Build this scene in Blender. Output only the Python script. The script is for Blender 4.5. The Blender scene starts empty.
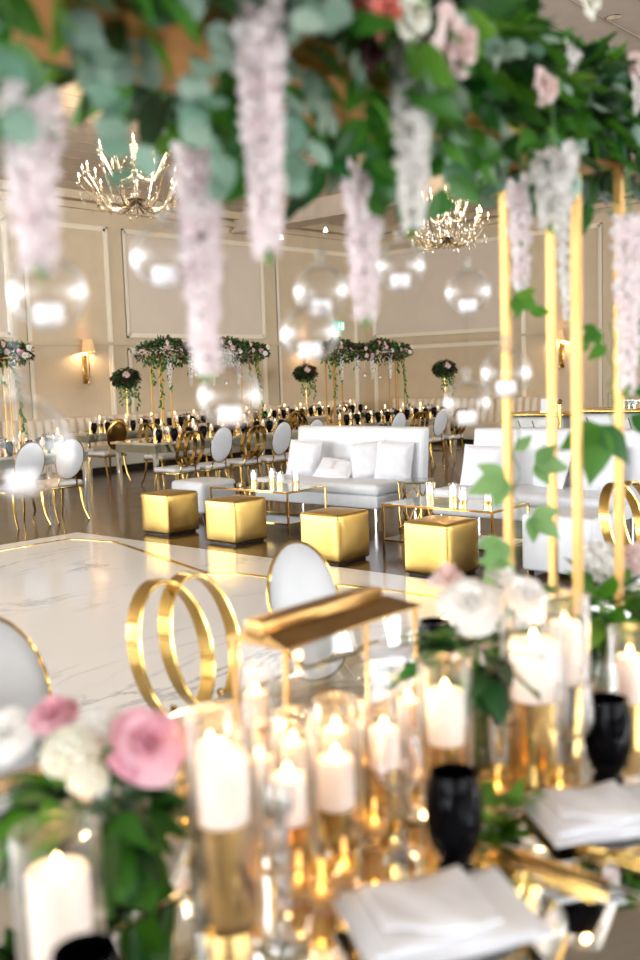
import bpy, bmesh, math, random
from math import sin, cos, pi, radians, sqrt, tan
from mathutils import Vector, Matrix
rnd = random.Random(7)
S = bpy.context.scene
COL = S.collection

# ------------------------------------------------------------------ camera
TH, PITCH, ROLL, FPX, EYE = radians(48.5), radians(6.0), radians(1.9), 1000.0, 1.6
F0 = Vector((sin(TH), cos(TH), 0)); R0 = Vector((cos(TH), -sin(TH), 0)); Zv = Vector((0, 0, 1))
FW = F0*cos(PITCH) - Zv*sin(PITCH); UP0 = F0*sin(PITCH) + Zv*cos(PITCH)
RV = R0*cos(ROLL) - UP0*sin(ROLL); UV = R0*sin(ROLL) + UP0*cos(ROLL)
cam = bpy.data.cameras.new('camera'); camo = bpy.data.objects.new('camera', cam); COL.objects.link(camo)
m = Matrix((RV, UV, -FW)).transposed().to_4x4(); m.translation = Vector((0, 0, EYE)); camo.matrix_world = m
cam.sensor_fit = 'VERTICAL'; cam.sensor_height = 36; cam.lens = FPX/960*36
cam.clip_start = .05; cam.clip_end = 200
cam.dof.use_dof = True; cam.dof.focus_distance = 9.0; cam.dof.aperture_fstop = 1.9
S.camera = camo

def at(px, py, z):
    d = FW + RV*((px-320)/FPX) + UV*((480-py)/FPX)
    t = (z-EYE)/d.z
    return (d.x*t, d.y*t, z)

# ------------------------------------------------------------------ materials
def mat(name, base=(.8, .8, .8), rough=.5, metal=0.0, spec=None, coat=0, trans=0, ior=None, emis=None, estr=0, sss=0):
    mt = bpy.data.materials.new(name); mt.use_nodes = True
    b = mt.node_tree.nodes['Principled BSDF']
    b.inputs['Base Color'].default_value = (*base, 1); b.inputs['Roughness'].default_value = rough
    b.inputs['Metallic'].default_value = metal
    if spec is not None: b.inputs['Specular IOR Level'].default_value = spec
    if coat: b.inputs['Coat Weight'].default_value = coat; b.inputs['Coat Roughness'].default_value = .05
    if trans: b.inputs['Transmission Weight'].default_value = trans
    if ior: b.inputs['IOR'].default_value = ior
    if emis: b.inputs['Emission Color'].default_value = (*emis, 1); b.inputs['Emission Strength'].default_value = estr
    if sss:
        b.inputs['Subsurface Weight'].default_value = sss; b.inputs['Subsurface Radius'].default_value = (.03, .02, .012)
        b.inputs['Subsurface Scale'].default_value = .5
    return mt
def nodes(mt): return mt.node_tree.nodes, mt.node_tree.links, mt.node_tree.nodes['Principled BSDF']
def noise_col(mt, c1, c2, scale=5, detail=4, lo=.35, hi=.65, bump=0, bscale=None, rough=None, coords='Object', stretch=None):
    n, l, b = nodes(mt)
    tc = n.new('ShaderNodeTexCoord'); nz = n.new('ShaderNodeTexNoise'); cr = n.new('ShaderNodeValToRGB')
    nz.inputs['Scale'].default_value = scale; nz.inputs['Detail'].default_value = detail
    src = tc.outputs[coords]
    if stretch:
        mp = n.new('ShaderNodeMapping'); mp.inputs['Scale'].default_value = stretch; l.new(src, mp.inputs['Vector']); src = mp.outputs['Vector']
    l.new(src, nz.inputs['Vector']); l.new(nz.outputs['Fac'], cr.inputs['Fac'])
    cr.color_ramp.elements[0].position = lo; cr.color_ramp.elements[0].color = (*c1, 1)
    cr.color_ramp.elements[1].position = hi; cr.color_ramp.elements[1].color = (*c2, 1)
    l.new(cr.outputs['Color'], b.inputs['Base Color'])
    if rough:
        mr = n.new('ShaderNodeMapRange'); l.new(nz.outputs['Fac'], mr.inputs['Value'])
        mr.inputs['To Min'].default_value = rough[0]; mr.inputs['To Max'].default_value = rough[1]; l.new(mr.outputs['Result'], b.inputs['Roughness'])
    if bump:
        n2 = n.new('ShaderNodeTexNoise'); n2.inputs['Scale'].default_value = bscale or scale*4; n2.inputs['Detail'].default_value = 3
        l.new(src, n2.inputs['Vector']); bp = n.new('ShaderNodeBump'); bp.inputs['Strength'].default_value = bump; bp.inputs['Distance'].default_value = .01
        l.new(n2.outputs['Fac'], bp.inputs['Height']); l.new(bp.outputs['Normal'], b.inputs['Normal'])
    return mt
def island(mt, c1, c2, bump=0):
    """each leaf or petal gets its own tint"""
    n, l, b = nodes(mt)
    g = n.new('ShaderNodeNewGeometry'); cr = n.new('ShaderNodeValToRGB'); l.new(g.outputs['Random Per Island'], cr.inputs['Fac'])
    cr.color_ramp.elements[0].color = (*c1, 1); cr.color_ramp.elements[1].color = (*c2, 1)
    l.new(cr.outputs['Color'], b.inputs['Base Color'])
    return mt
def translucent(mt, fac=.35):
    n, l, b = nodes(mt); out = n['Material Output']
    t = n.new('ShaderNodeBsdfTranslucent'); mx = n.new('ShaderNodeMixShader'); mx.inputs[0].default_value = fac
    src = b.inputs['Base Color'].links[0].from_socket if b.inputs['Base Color'].links else None
    if src: l.new(src, t.inputs['Color'])
    else: t.inputs['Color'].default_value = b.inputs['Base Color'].default_value
    l.new(b.outputs[0], mx.inputs[1]); l.new(t.outputs[0], mx.inputs[2]); l.new(mx.outputs[0], out.inputs['Surface'])
    return mt
def thin_glass(name, tint=(1, 1, 1), rough=.0, lo=.05, hi=.85, pw=3.0):
    mt = bpy.data.materials.new(name); mt.use_nodes = True; n = mt.node_tree.nodes; l = mt.node_tree.links
    n.remove(n['Principled BSDF']); out = n['Material Output']
    tr = n.new('ShaderNodeBsdfTransparent'); gl = n.new('ShaderNodeBsdfGlossy'); mx = n.new('ShaderNodeMixShader')
    tr.inputs['Color'].default_value = (*tint, 1); gl.inputs['Roughness'].default_value = rough
    lw = n.new('ShaderNodeLayerWeight'); lw.inputs['Blend'].default_value = .5
    p = n.new('ShaderNodeMath'); p.operation = 'POWER'; p.inputs[1].default_value = pw
    mr = n.new('ShaderNodeMapRange'); mr.inputs['To Min'].default_value = lo; mr.inputs['To Max'].default_value = hi
    l.new(lw.outputs['Facing'], p.inputs[0]); l.new(p.outputs[0], mr.inputs['Value']); l.new(mr.outputs['Result'], mx.inputs[0])
    l.new(tr.outputs[0], mx.inputs[1]); l.new(gl.outputs[0], mx.inputs[2]); l.new(mx.outputs[0], out.inputs['Surface'])
    return mt

M = {}
M['wall'] = noise_col(mat('wall_paint', rough=.6), (.62, .51, .35), (.66, .545, .38), 3, 3, bump=.03, bscale=90)
M['panel'] = noise_col(mat('panel_paint', rough=.55), (.69, .60, .50), (.72, .625, .52), 2, 3)
M['trim'] = mat('trim_cream', (.84, .77, .62), .35)
M['ceiling'] = noise_col(mat('ceiling_paint', rough=.6), (.60, .51, .42), (.65, .56, .46), 4, 3)
M['gap'] = mat('ceiling_gap', (.40, .32, .25), .8)
M['gold'] = noise_col(mat('polished_gold', rough=.16, metal=1), (.66, .42, .12), (.76, .51, .18), 8, 2)
M['goldpole'] = noise_col(mat('brushed_gold', rough=.42, metal=.7), (.55, .33, .10), (.62, .39, .14), 20, 2, stretch=(1, 1, .1))
M['gold_chair'] = noise_col(mat('deep_gold', rough=.14, metal=1), (.34, .21, .055), (.46, .30, .09), 8, 2)
M['beam'] = noise_col(mat('amber_brass', rough=.42, metal=.75), (.52, .25, .05), (.64, .33, .08), 6, 3)
M['bronze_roof'] = noise_col(mat('bronze_roof', rough=.28, metal=1), (.26, .15, .05), (.42, .25, .09), 7, 3)
M['brass'] = noise_col(mat('aged_brass', rough=.3, metal=1), (.48, .27, .09), (.68, .40, .15), 9, 3)
M['silver'] = mat('chrome', (.82, .83, .84), .12, 1)
M['mirror'] = noise_col(mat('table_mirror', rough=.03, metal=1), (.70, .71, .66), (.76, .76, .71), 3, 2)
M['mirror_g'] = noise_col(mat('smoked_mirror', rough=.07, metal=1), (.40, .43, .38), (.5, .52, .46), 3, 2)
M['white_lea'] = noise_col(mat('white_leather', rough=.35), (.66, .68, .70), (.70, .72, .74), 7, 3, bump=.08, bscale=14)
M['cream_lea'] = mat('cream_vinyl', (.78, .68, .53), .45)
M['fabric'] = noise_col(mat('white_linen', rough=.8), (.74, .74, .77), (.80, .80, .83), 12, 3, bump=.25, bscale=9)
M['napkin'] = noise_col(mat('napkin_cloth', rough=.85), (.82, .83, .88), (.90, .91, .94), 9, 3, bump=.3, bscale=30)
M['embro'] = noise_col(mat('gold_embroidery', rough=.4, metal=.6), (.55, .40, .25), (.75, .6, .42), 60, 2)
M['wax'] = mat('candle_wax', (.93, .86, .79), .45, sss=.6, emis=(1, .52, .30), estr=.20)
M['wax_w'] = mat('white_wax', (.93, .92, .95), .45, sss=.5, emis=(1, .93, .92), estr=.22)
M['wax_t'] = mat('tealight_wax', (.93, .92, .97), .45, sss=.5, emis=(.96, .95, 1), estr=.12)  # faint emission stands in for backlight coming through the wax
M['flame'] = mat('flame', (1, .6, .2), .5, emis=(1, .60, .25), estr=14)
M['flame_s'] = mat('small_flame', (1, .6, .2), .5, emis=(1, .58, .22), estr=8)
M['bulb'] = mat('bulb', (1, .8, .5), .5, emis=(1, .80, .50), estr=9)
M['shade'] = mat('lamp_shade', (.50, .34, .17), .7, emis=(1, .60, .26), estr=.28)
M['black'] = mat('black_glass', (.002, .002, .003), .02, spec=.5, ior=1.16)
M['dark'] = mat('dark_metal', (.03, .025, .02), .35, .8)
M['brownmetal'] = mat('bronze', (.16, .09, .04), .3, .9)
M['glass'] = thin_glass('clear_glass')
M['globe'] = thin_glass('blown_glass', lo=.035, hi=.9, pw=1.7, rough=.30)
M['crystal'] = thin_glass('cut_crystal', tint=(.93, .94, .93), lo=.30, hi=.95, pw=1.2)
M['champ'] = thin_glass('champagne_crystal', tint=(1, .93, .78), lo=.35, hi=.95, pw=1.0, rough=.05)
M['tglass'] = thin_glass('tinted_glass', tint=(.86, .93, .88), lo=.10, hi=.9, pw=2.5)
M['string'] = thin_glass('fishing_line', tint=(.85, .85, .85), lo=.2, hi=.7)
M['stem'] = mat('green_stem', (.10, .22, .04), .5)
M['lemon'] = translucent(island(mat('lemon_leaf', rough=.36), (.008, .10, .016), (.10, .30, .02)), .30)
M['bright'] = translucent(island(mat('young_leaf', rough=.38), (.07, .28, .02), (.26, .50, .07)), .35)
M['pale'] = translucent(island(mat('pale_vine_leaf', rough=.45), (.16, .36, .10), (.30, .50, .20)), .35)
M['euc'] = translucent(island(mat('eucalyptus_leaf', rough=.48), (.12, .27, .18), (.46, .58, .47)), .22)
M['darkleaf'] = translucent(island(mat('dark_leaf', rough=.5), (.006, .030, .008), (.035, .10, .02)), .15)
M['burg'] = translucent(island(mat('burgundy_leaf', rough=.5), (.03, .008, .012), (.10, .02, .025)), .15)
M['blush'] = translucent(island(mat('blush_petal', rough=.6), (.84, .62, .58), (.92, .76, .73)), .25)
M['pink'] = translucent(island(mat('pink_petal', rough=.6), (.78, .36, .46), (.88, .56, .63)), .25)
M['coral'] = translucent(island(mat('coral_petal', rough=.6), (.85, .18, .14), (.9, .32, .26)), .25)
M['wist'] = translucent(island(mat('wisteria_petal', rough=.65), (.95, .84, .85), (.99, .96, .96)), .42)
M['wistw'] = translucent(island(mat('white_petal', rough=.6), (.86, .83, .80), (.94, .93, .90)), .30)
M['cream'] = translucent(island(mat('cream_petal', rough=.6), (.86, .84, .70), (.93, .92, .84)), .25)
M['bar'] = noise_col(mat('bar_front', rough=.25), (.60, .66, .68), (.82, .84, .84), 3, 3)
M['door_white'] = mat('window_frame_white', (.8, .78, .74), .4)
M['exit'] = mat('exit_green', (.02, .35, .22), .4, emis=(.05, .55, .36), estr=.6)
M['exit_w'] = mat('exit_white', (.9, .95, .92), .4, emis=(.8, 1, .9), estr=.7)
M['spotlens'] = mat('spot_lens', (1, .95, .85), .3, emis=(1, .9, .75), estr=6)
M['amber'] = thin_glass('amber_glass', tint=(1, .88, .58), lo=.15, hi=.8, pw=1.5)

def gold_leather():
    mt = mat('gold_leather', (.56, .37, .11), .34, 1)
    n, l, b = nodes(mt); tc = n.new('ShaderNodeTexCoord')
    a = n.new('ShaderNodeTexNoise'); a.inputs['Scale'].default_value = 4; a.inputs['Detail'].default_value = 3
    bp = n.new('ShaderNodeBump'); bp.inputs['Strength'].default_value = .25; bp.inputs['Distance'].default_value = .02
    l.new(tc.outputs['Object'], a.inputs['Vector']); l.new(a.outputs['Fac'], bp.inputs['Height']); l.new(bp.outputs['Normal'], b.inputs['Normal'])
    return mt
M['goldlea'] = gold_leather()
def floor_mat():
    mt = mat('polished_brown_concrete', rough=.16)
    n, l, b = nodes(mt); tc = n.new('ShaderNodeTexCoord')
    a = n.new('ShaderNodeTexNoise'); a.inputs['Scale'].default_value = .9; a.inputs['Detail'].default_value = 8; a.inputs['Roughness'].default_value = .65
    cr = n.new('ShaderNodeValToRGB'); e = cr.color_ramp.elements
    e[0].position = .3; e[0].color = (.030, .014, .005, 1); e[1].position = .7; e[1].color = (.11, .054, .019, 1)
    b.inputs['Specular IOR Level'].default_value = .38
    l.new(tc.outputs['Object'], a.inputs['Vector']); l.new(a.outputs['Fac'], cr.inputs['Fac']); l.new(cr.outputs['Color'], b.inputs['Base Color'])
    w = n.new('ShaderNodeTexNoise'); w.inputs['Scale'].default_value = 2.2; w.inputs['Detail'].default_value = 2
    bp = n.new('ShaderNodeBump'); bp.inputs['Strength'].default_value = .25; bp.inputs['Distance'].default_value = .03
    l.new(tc.outputs['Object'], w.inputs['Vector']); l.new(w.outputs['Fac'], bp.inputs['Height']); l.new(bp.outputs['Normal'], b.inputs['Normal'])
    mr = n.new('ShaderNodeMapRange'); mr.inputs['To Min'].default_value = .12; mr.inputs['To Max'].default_value = .30
    l.new(a.outputs['Fac'], mr.inputs['Value']); l.new(mr.outputs['Result'], b.inputs['Roughness'])
    b.inputs['Coat Weight'].default_value = .15; b.inputs['Coat Roughness'].default_value = .12
    return mt
M['floor'] = floor_mat()
def marble_mat():
    mt = mat('white_marble', rough=.13)
    n, l, b = nodes(mt); tc = n.new('ShaderNodeTexCoord')
    mp = n.new('ShaderNodeMapping'); mp.inputs['Scale'].default_value = (.7, 1.9, 1); mp.inputs['Rotation'].default_value = (0, 0, .75)
    l.new(tc.outputs['Object'], mp.inputs['Vector'])
    w = n.new('ShaderNodeTexNoise'); w.inputs['Scale'].default_value = .75; w.inputs['Detail'].default_value = 9; w.inputs['Roughness'].default_value = .6; w.inputs['Distortion'].default_value = 1.1
    l.new(mp.outputs['Vector'], w.inputs['Vector'])
    ab = n.new('ShaderNodeMath'); ab.operation = 'SUBTRACT'; ab.inputs[1].default_value = .5; l.new(w.outputs['Fac'], ab.inputs[0])
    ab2 = n.new('ShaderNodeMath'); ab2.operation = 'ABSOLUTE'; l.new(ab.outputs[0], ab2.inputs[0])
    cr = n.new('ShaderNodeValToRGB'); e = cr.color_ramp.elements
    e[0].position = 0; e[0].color = (.36, .36, .37, 1); e[1].position = .030; e[1].color = (.86, .85, .83, 1)
    x = e.new(.012); x.color = (.62, .62, .63, 1)
    l.new(ab2.outputs[0], cr.inputs['Fac'])
    w2 = n.new('ShaderNodeTexNoise'); w2.inputs['Scale'].default_value = .5; w2.inputs['Detail'].default_value = 2; l.new(mp.outputs['Vector'], w2.inputs['Vector'])
    r2 = n.new('ShaderNodeValToRGB'); r2.color_ramp.elements[0].position = .48; r2.color_ramp.elements[1].position = .66
    l.new(w2.outputs['Fac'], r2.inputs['Fac'])
    mx = n.new('ShaderNodeMix'); mx.data_type = 'RGBA'; mx.inputs[6].default_value = (.84, .83, .82, 1)
    l.new(r2.outputs['Color'], mx.inputs[0]); l.new(cr.outputs['Color'], mx.inputs[7]); l.new(mx.outputs[2], b.inputs['Base Color'])
    return mt
M['marble'] = marble_mat()

# ------------------------------------------------------------------ mesh builder
def frame(d, up=Zv):
    d = Vector(d).normalized(); x = up.cross(d)
    if x.length < 1e-4: x = Vector((1, 0, 0))
    x.normalize(); return x, d.cross(x), d
class MB:
    def __init__(s): s.v = []; s.f = []; s.T = Matrix.Identity(4)
    def add(s, vs, fs):
        o = len(s.v); T = s.T
        s.v.extend([tuple(T @ Vector(p)) for p in vs]); s.f.extend([tuple(i+o for i in f) for f in fs]); return s
    def box(s, x0, x1, y0, y1, z0, z1):
        vs = [(x, y, z) for x in (x0, x1) for y in (y0, y1) for z in (z0, z1)]
        return s.add(vs, [(0, 1, 3, 2), (4, 6, 7, 5), (0, 4, 5, 1), (2, 3, 7, 6), (0, 2, 6, 4), (1, 5, 7, 3)])
    def rbox(s, x0, x1, y0, y1, z0, z1, r=.02, seg=3, puff=0):
        bm = bmesh.new(); bmesh.ops.create_cube(bm, size=1)
        for v in bm.verts: v.co = Vector(((v.co.x+.5)*(x1-x0)+x0, (v.co.y+.5)*(y1-y0)+y0, (v.co.z+.5)*(z1-z0)+z0))
        bmesh.ops.bevel(bm, geom=bm.edges[:], offset=r, segments=seg, profile=.5, affect='EDGES')
        if puff:
            bmesh.ops.subdivide_edges(bm, edges=[e for e in bm.edges if e.calc_length() > 3*r], cuts=5, use_grid_fill=True)
            c = Vector(((x0+x1)/2, (y0+y1)/2, (z0+z1)/2)); h = Vector(((x1-x0)/2, (y1-y0)/2, (z1-z0)/2))
            for v in bm.verts:
                q = v.co-c; u = [q[i]/h[i] for i in range(3)]
                for i in range(3):
                    j, k = (i+1) % 3, (i+2) % 3
                    if abs(u[i]) > .97: q[i] += (1 if u[i] > 0 else -1)*puff*(1-u[j]**2)*(1-u[k]**2)
                v.co = c+q
        bm.verts.index_update()
        s.add([v.co[:] for v in bm.verts], [[v.index for v in f.verts] for f in bm.faces]); bm.free(); return s
    def lathe(s, prof, n=24, c=(0, 0, 0), close=False):
        vs = []; fs = []
        for r, z in prof:
            for i in range(n): vs.append((c[0]+r*cos(2*pi*i/n), c[1]+r*sin(2*pi*i/n), c[2]+z))
        k = len(prof)
        for j in range(k-1 + (1 if close else 0)):
            j2 = (j+1) % k
            for i in range(n): a, b = j*n+i, j*n+(i+1) % n; fs.append((a, b, j2*n+(i+1) % n, j2*n+i))
        if not close:
            if prof[0][0] > 1e-5: fs.append(tuple(reversed(range(n))))
            if prof[-1][0] > 1e-5: fs.append(tuple((k-1)*n+i for i in range(n)))
        return s.add(vs, fs)
    def shell(s, prof, th, n=24, c=(0, 0, 0)):
        return s.lathe(prof+[(max(r-th, 0), z) for r, z in reversed(prof)], n, c, close=True)
    def tube(s, pts, r, n=8, flat=None, closed=False, up=Zv):
        pts = [Vector(p) for p in pts]; k = len(pts); vs = []; fs = []
        for i, p in enumerate(pts):
            if closed: d = pts[(i+1) % k]-pts[i-1]
            else: d = pts[min(i+1, k-1)]-pts[max(i-1, 0)]
            x, y, d = frame(d, up)
            rr = r[i] if isinstance(r, (list, tuple)) else r
            if flat:
                hx, hy = flat
                cs = [(-hx, -hy), (hx, -hy), (hx, hy), (-hx, hy)]
                for a, b in cs: vs.append(p+x*a+y*b)
                m_ = 4
            else:
                m_ = n
                for j in range(n): vs.append(p+(x*cos(2*pi*j/n)+y*sin(2*pi*j/n))*rr)
        for i in range(k if closed else k-1):
            i2 = (i+1) % k
            for j in range(m_): fs.append((i*m_+j, i*m_+(j+1) % m_, i2*m_+(j+1) % m_, i2*m_+j))
        if not closed: fs.append(tuple(reversed(range(m_)))); fs.append(tuple((k-1)*m_+j for j in range(m_)))
        return s.add(vs, fs)
    def ball(s, c, r, n=12, m_=8, sz=1):
        return s.lathe([(r*sin(pi*j/m_) if 0 < j < m_ else 0, -r*sz*cos(pi*j/m_)) for j in range(m_+1)], n, c)
    def leaf(s, p, d, nrm, L, W, kind='p', droop=.25, fold=.18, st=5):
        p = Vector(p); d = Vector(d).normalized(); nrm = Vector(nrm); nrm = nrm - d*nrm.dot(d)
        if nrm.length < 1e-3: nrm = d.orthogonal()
        nrm.normalize(); sx = d.cross(nrm); vs = []; fs = []
        for i in range(st+1):
            t = i/st
            if kind == 'r': w = sqrt(max(0, 1-(2*t-1)**2))*.98+.02
            else: w = sin(pi*t**.75)*(1-.25*t)+.02
            c = p + d*(L*t) - nrm*(droop*L*t*t); q = sx*(w*W/2); e = nrm*(fold*w*W/2)
            vs += [c-q+e, c, c+q+e]
        for i in range(st):
            a = i*3; fs += [(a, a+1, a+4, a+3), (a+1, a+2, a+5, a+4)]
        return s.add(vs, fs)
    def rose(s, c, d, r, rings=((3, .16, .95), (4, .42, .85), (5, .72, .68), (6, 1.0, .42))):
        X, Y, D = frame(d); c = Vector(c)
        for k, (n_, o, h) in enumerate(rings):
            ph = k*.9
            for i in range(n_):
                a0 = ph+2*pi*i/n_; hw = pi/n_*1.35; vs = []; fs = []
                jj = rnd.uniform(.85, 1.15); tw = rnd.uniform(-.12, .12); dzz = rnd.uniform(-.08, .08)*r
                for v in range(5):
                    t = v/4; rho = r*(.06+o*(t**.7)*.94)*jj; z = r*(h*t - .35*o*(t*t) - .1)
                    if v == 4: rho += .10*r*o; z -= .05*r
                    for u in range(5):
                        uu = (u-2)/2; a = a0+uu*hw*(.45+.55*sin(pi*min(1, t*.62+.05)))
                        zz = z - (.16*r*uu*uu if v == 4 else 0); rr2 = rho*(1-.08*uu*uu)
                        rr2 *= 1+tw*uu*t; zz += dzz*t+.07*r*sin(3*uu+i*2)*t*o
                        vs.append(c+X*(rr2*cos(a))+Y*(rr2*sin(a))+D*zz)
                for v in range(4):
                    for u in range(4): q = v*5+u; fs.append((q, q+1, q+6, q+5))
                s.add(vs, fs)
        return s
    def petal(s, c, d, nrm, L, W, cup=.3):
        return s.leaf(c, d, nrm, L, W, 'r', droop=-cup, fold=cup, st=3)
    def floret(s, c, d, r, n=4, cup=.25):
        X, Y, D = frame(d); o = rnd.uniform(0, 6); c = Vector(c)
        for i in range(n):
            a = o+2*pi*i/n; q = X*cos(a)+Y*sin(a)
            s.petal(c, q+D*.3, D, r, r*.95, cup)
        return s
    def pom(s, c, r, n=55, fr=.32, sq=.85):
        c = Vector(c)
        for i in range(n):
            z = 1-1.7*(i+.5)/n; a = i*2.39996; q = Vector((sqrt(max(0, 1-z*z))*cos(a), sqrt(max(0, 1-z*z))*sin(a), z*sq))
            s.floret(c+q*(r*rnd.uniform(.86, 1.0)), q, r*fr)
        return s
    def make(s, name):
        me = bpy.data.meshes.new(name); me.from_pydata(s.v, [], s.f); me.validate(); me.update(); return me
    def build(s, name, mt, parent=None, smooth=True, ang=40, label=None):
        me = s.make(name)
        if smooth:
            me.polygons.foreach_set('use_smooth', [True]*len(me.polygons))
            try: me.set_sharp_from_angle(angle=radians(ang))
            except Exception: pass
        me.materials.append(M[mt] if isinstance(mt, str) else mt)
        o = bpy.data.objects.new(name, me); COL.objects.link(o)
        if parent: o.parent = parent
        if label: o['label'] = label
        return o

def tag(o, label, cat, group=None, kind=None):
    if label: o['label'] = label
    if cat: o['category'] = cat
    if group: o['group'] = group
    if kind: o['kind'] = kind
    return o
def thing(name, label, cat, loc=(0, 0, 0), rz=0, group=None):
    o = bpy.data.objects.new(name, None); o.empty_display_size = .1; COL.objects.link(o)
    o.location = loc; o.rotation_euler = (0, 0, rz); return tag(o, label, cat, group)
def struct(o):
    o['kind'] = 'structure'; return o
def kids(o): return [c for c in bpy.data.objects if c.parent == o]
def copy_tree(o, parent=None):
    c = o.copy(); COL.objects.link(c)
    if parent: c.parent = parent
    for ch in kids(o): copy_tree(ch, c)
    return c
class Proto:
    """first use places the original, later uses place copies"""
    def __init__(s, root): s.root = root; s.used = False
    def put(s, loc, label, rz=0, group=None, sc=None, tilt=None):
        o = copy_tree(s.root) if s.used else s.root
        s.used = True; o.location = loc; o.rotation_euler = (tilt[0], tilt[1], rz) if tilt else (0, 0, rz)
        if sc: o.scale = (sc, sc, sc) if not isinstance(sc, tuple) else sc
        o['label'] = label
        if group: o['group'] = group
        elif 'group' in o: del o['group']
        return o

# ------------------------------------------------------------------ room shell
AX0, AX1, BY0, BY1, HC = -9.0, 19.2, -10.0, 15.4, 5.0
struct(MB().box(AX0-.3, AX1+.3, BY0-.3, BY1+.3, -.2, 0).build('floor', 'floor', smooth=False))
struct(MB().box(AX0-.3, AX1+.3, BY0-.3, BY1+.3, HC, HC+.2).build('ceiling', 'ceiling', smooth=False))
g = MB(); b = -9.9+.39
while b < BY1-.1:
    g.box(AX0, AX1, b, b+.010, HC-.006, HC); b += .47
struct(g.build('trim_1', 'gap', smooth=False))
struct(MB().box(AX1, AX1+.2, BY0-.3, BY1, 0, HC).build('wall_right', 'wall', smooth=False))
# window walls: openings cut out between piers
def window_wall(name, along, fixed0, fixed1, lo, hi, wins, z0, z1):
    m_ = MB()
    def bx(p0, p1, za, zb):
        if along == 'y': m_.box(fixed0, fixed1, p0, p1, za, zb)
        else: m_.box(p0, p1, fixed0, fixed1, za, zb)
    p = lo
    for w0, w1 in wins:
        bx(p, w0, 0, HC); bx(w0, w1, 0, z0); bx(w0, w1, z1, HC); p = w1
    bx(p, hi, 0, HC)
    return struct(m_.build(name, 'wall', smooth=False))
winsL = [(b0, b0+2.1) for b0 in (-5.5, -2.7, .1, 2.9, 5.7, 8.5, 11.3)]
added_winsB = [(a0, a0+2.3) for a0 in (-4.6, -1.2, 2.2, 5.6, 9.0, 12.4, 15.8)]  # front-wall windows, out of view, added to light the back wall
added_winsK = [(a0, a0+2.5) for a0 in (-8.6, -5.6, -2.6, .4)]  # back-wall windows, out of view, added for reflections on the ottomans' left faces
window_wall('wall_back', 'x', BY1, BY1+.2, AX0-.3, AX1+.3, added_winsK, .3, 4.3)
window_wall('wall_left', 'y', AX0-.2, AX0, BY0-.3, BY1, winsL, .5, 4.1)
window_wall('wall_front', 'x', BY0-.2, BY0, AX0, AX1, added_winsB, .5, 4.1)
def window(i, along, f, w0, w1, z0, z1, inward, power):
    io = inward*.15
    m_ = MB(); t = .06
    segs = [(w0, w0+t, z0, z1), (w1-t, w1, z0, z1), (w0, w1, z0, z0+t), (w0, w1, z1-t, z1), ((w0+w1)/2-.02, (w0+w1)/2+.02, z0, z1)]
    for k in (1, 2): zz = z0+(z1-z0)*k/3; segs.append((w0, w1, zz-.02, zz+.02))
    for a0, a1, za, zb in segs:
        if along == 'y': m_.box(f-.05, f+.02, a0, a1, za, zb)
        else: m_.box(a0, a1, f-.05, f+.02, za, zb)
    o = struct(m_.build('window_%d' % i, 'door_white', smooth=False))
    p = MB()
    if along == 'y': p.box(f-.03, f-.02, w0, w1, z0, z1)
    else: p.box(w0, w1, f-.03, f-.02, z0, z1)
    p.build('pane', 'glass', o, smooth=False)
    la = bpy.data.lights.new('daylight', 'AREA'); la.shape = 'RECTANGLE'; la.size = w1-w0-.1; la.size_y = z1-z0-.1
    la.energy = power; la.color = (.93, .96, 1.0)
    lo = bpy.data.objects.new('window_daylight', la); COL.objects.link(lo)  # area lamp behind an out-of-view window; front and back ones are added
    c = (w0+w1)/2; zc = (z0+z1)/2
    lo.location = (f-.15, c, zc) if along == 'y' else (c, f-io, zc)
    if along == 'y': lo.matrix_world = Matrix.Translation(lo.location) @ Matrix(((0, 0, -1), (-1, 0, 0), (0, 1, 0))).to_4x4()
    else: lo.matrix_world = Matrix.Translation(lo.location) @ Matrix(((inward, 0, 0), (0, 0, -inward), (0, 1, 0))).to_4x4()
i = 1
PW_L = (130, 130, 130, 150, 200, 260, 260); PW_B = (110, 110, 130, 150, 260, 360, 360); PW_K = (230, 230, 230, 230)
for k, (w0, w1) in enumerate(winsL): window(i, 'y', AX0, w0, w1, .5, 4.1, 1, PW_L[k]); i += 1
for k, (w0, w1) in enumerate(added_winsB): window(i, 'x', BY0, w0, w1, .5, 4.1, 1, PW_B[k]); i += 1

for k, (w0, w1) in enumerate(added_winsK): window(i, 'x', BY1, w0, w1, .3, 4.3, -1, PW_K[k]); i += 1

# panel mouldings on the two visible walls
tn = 2
def molding(wall, u0, u1, z0, z1):
    """picture-frame moulding; wall 'b' = back (u is a), 'r' = right (u is b)"""
    global tn
    m_ = MB()
    for w, d in ((.085, .022), (.035, .042)):
        for a0, a1, c0, c1 in ((u0, u0+w, z0, z1), (u1-w, u1, z0, z1), (u0, u1, z0, z0+w), (u0, u1, z1-w, z1)):
            if wall == 'b': m_.box(a0, a1, BY1-d, BY1, c0, c1)
            else: m_.box(AX1-d, AX1, a0, a1, c0, c1)
    struct(m_.build('trim_%d' % tn, 'trim', smooth=False)); tn += 1
def inner(wall, u0, u1, z0, z1):
    global tn
    m_ = MB()
    if wall == 'b': m_.box(u0, u1, BY1-.012, BY1, z0, z1)
    else: m_.box(AX1-.012, AX1, u0, u1, z0, z1)
    struct(m_.build('trim_%d' % tn, 'panel', smooth=False)); tn += 1
for u0, u1 in ((3.4, 5.2), (5.6, 9.55), (12.0, 15.75), (16.15, 19.0)):
    if u1 < 16: inner('b', u0+.1, u1-.1, 2.5, 4.35); molding('b', u0, u1, 2.42, 4.45); molding('b', u0, u1, .35, 2.22)
for u0, u1 in ((9.85, 11.65), (16.15, 18.9)): molding('b', u0, u1, .35, 4.45)
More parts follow.
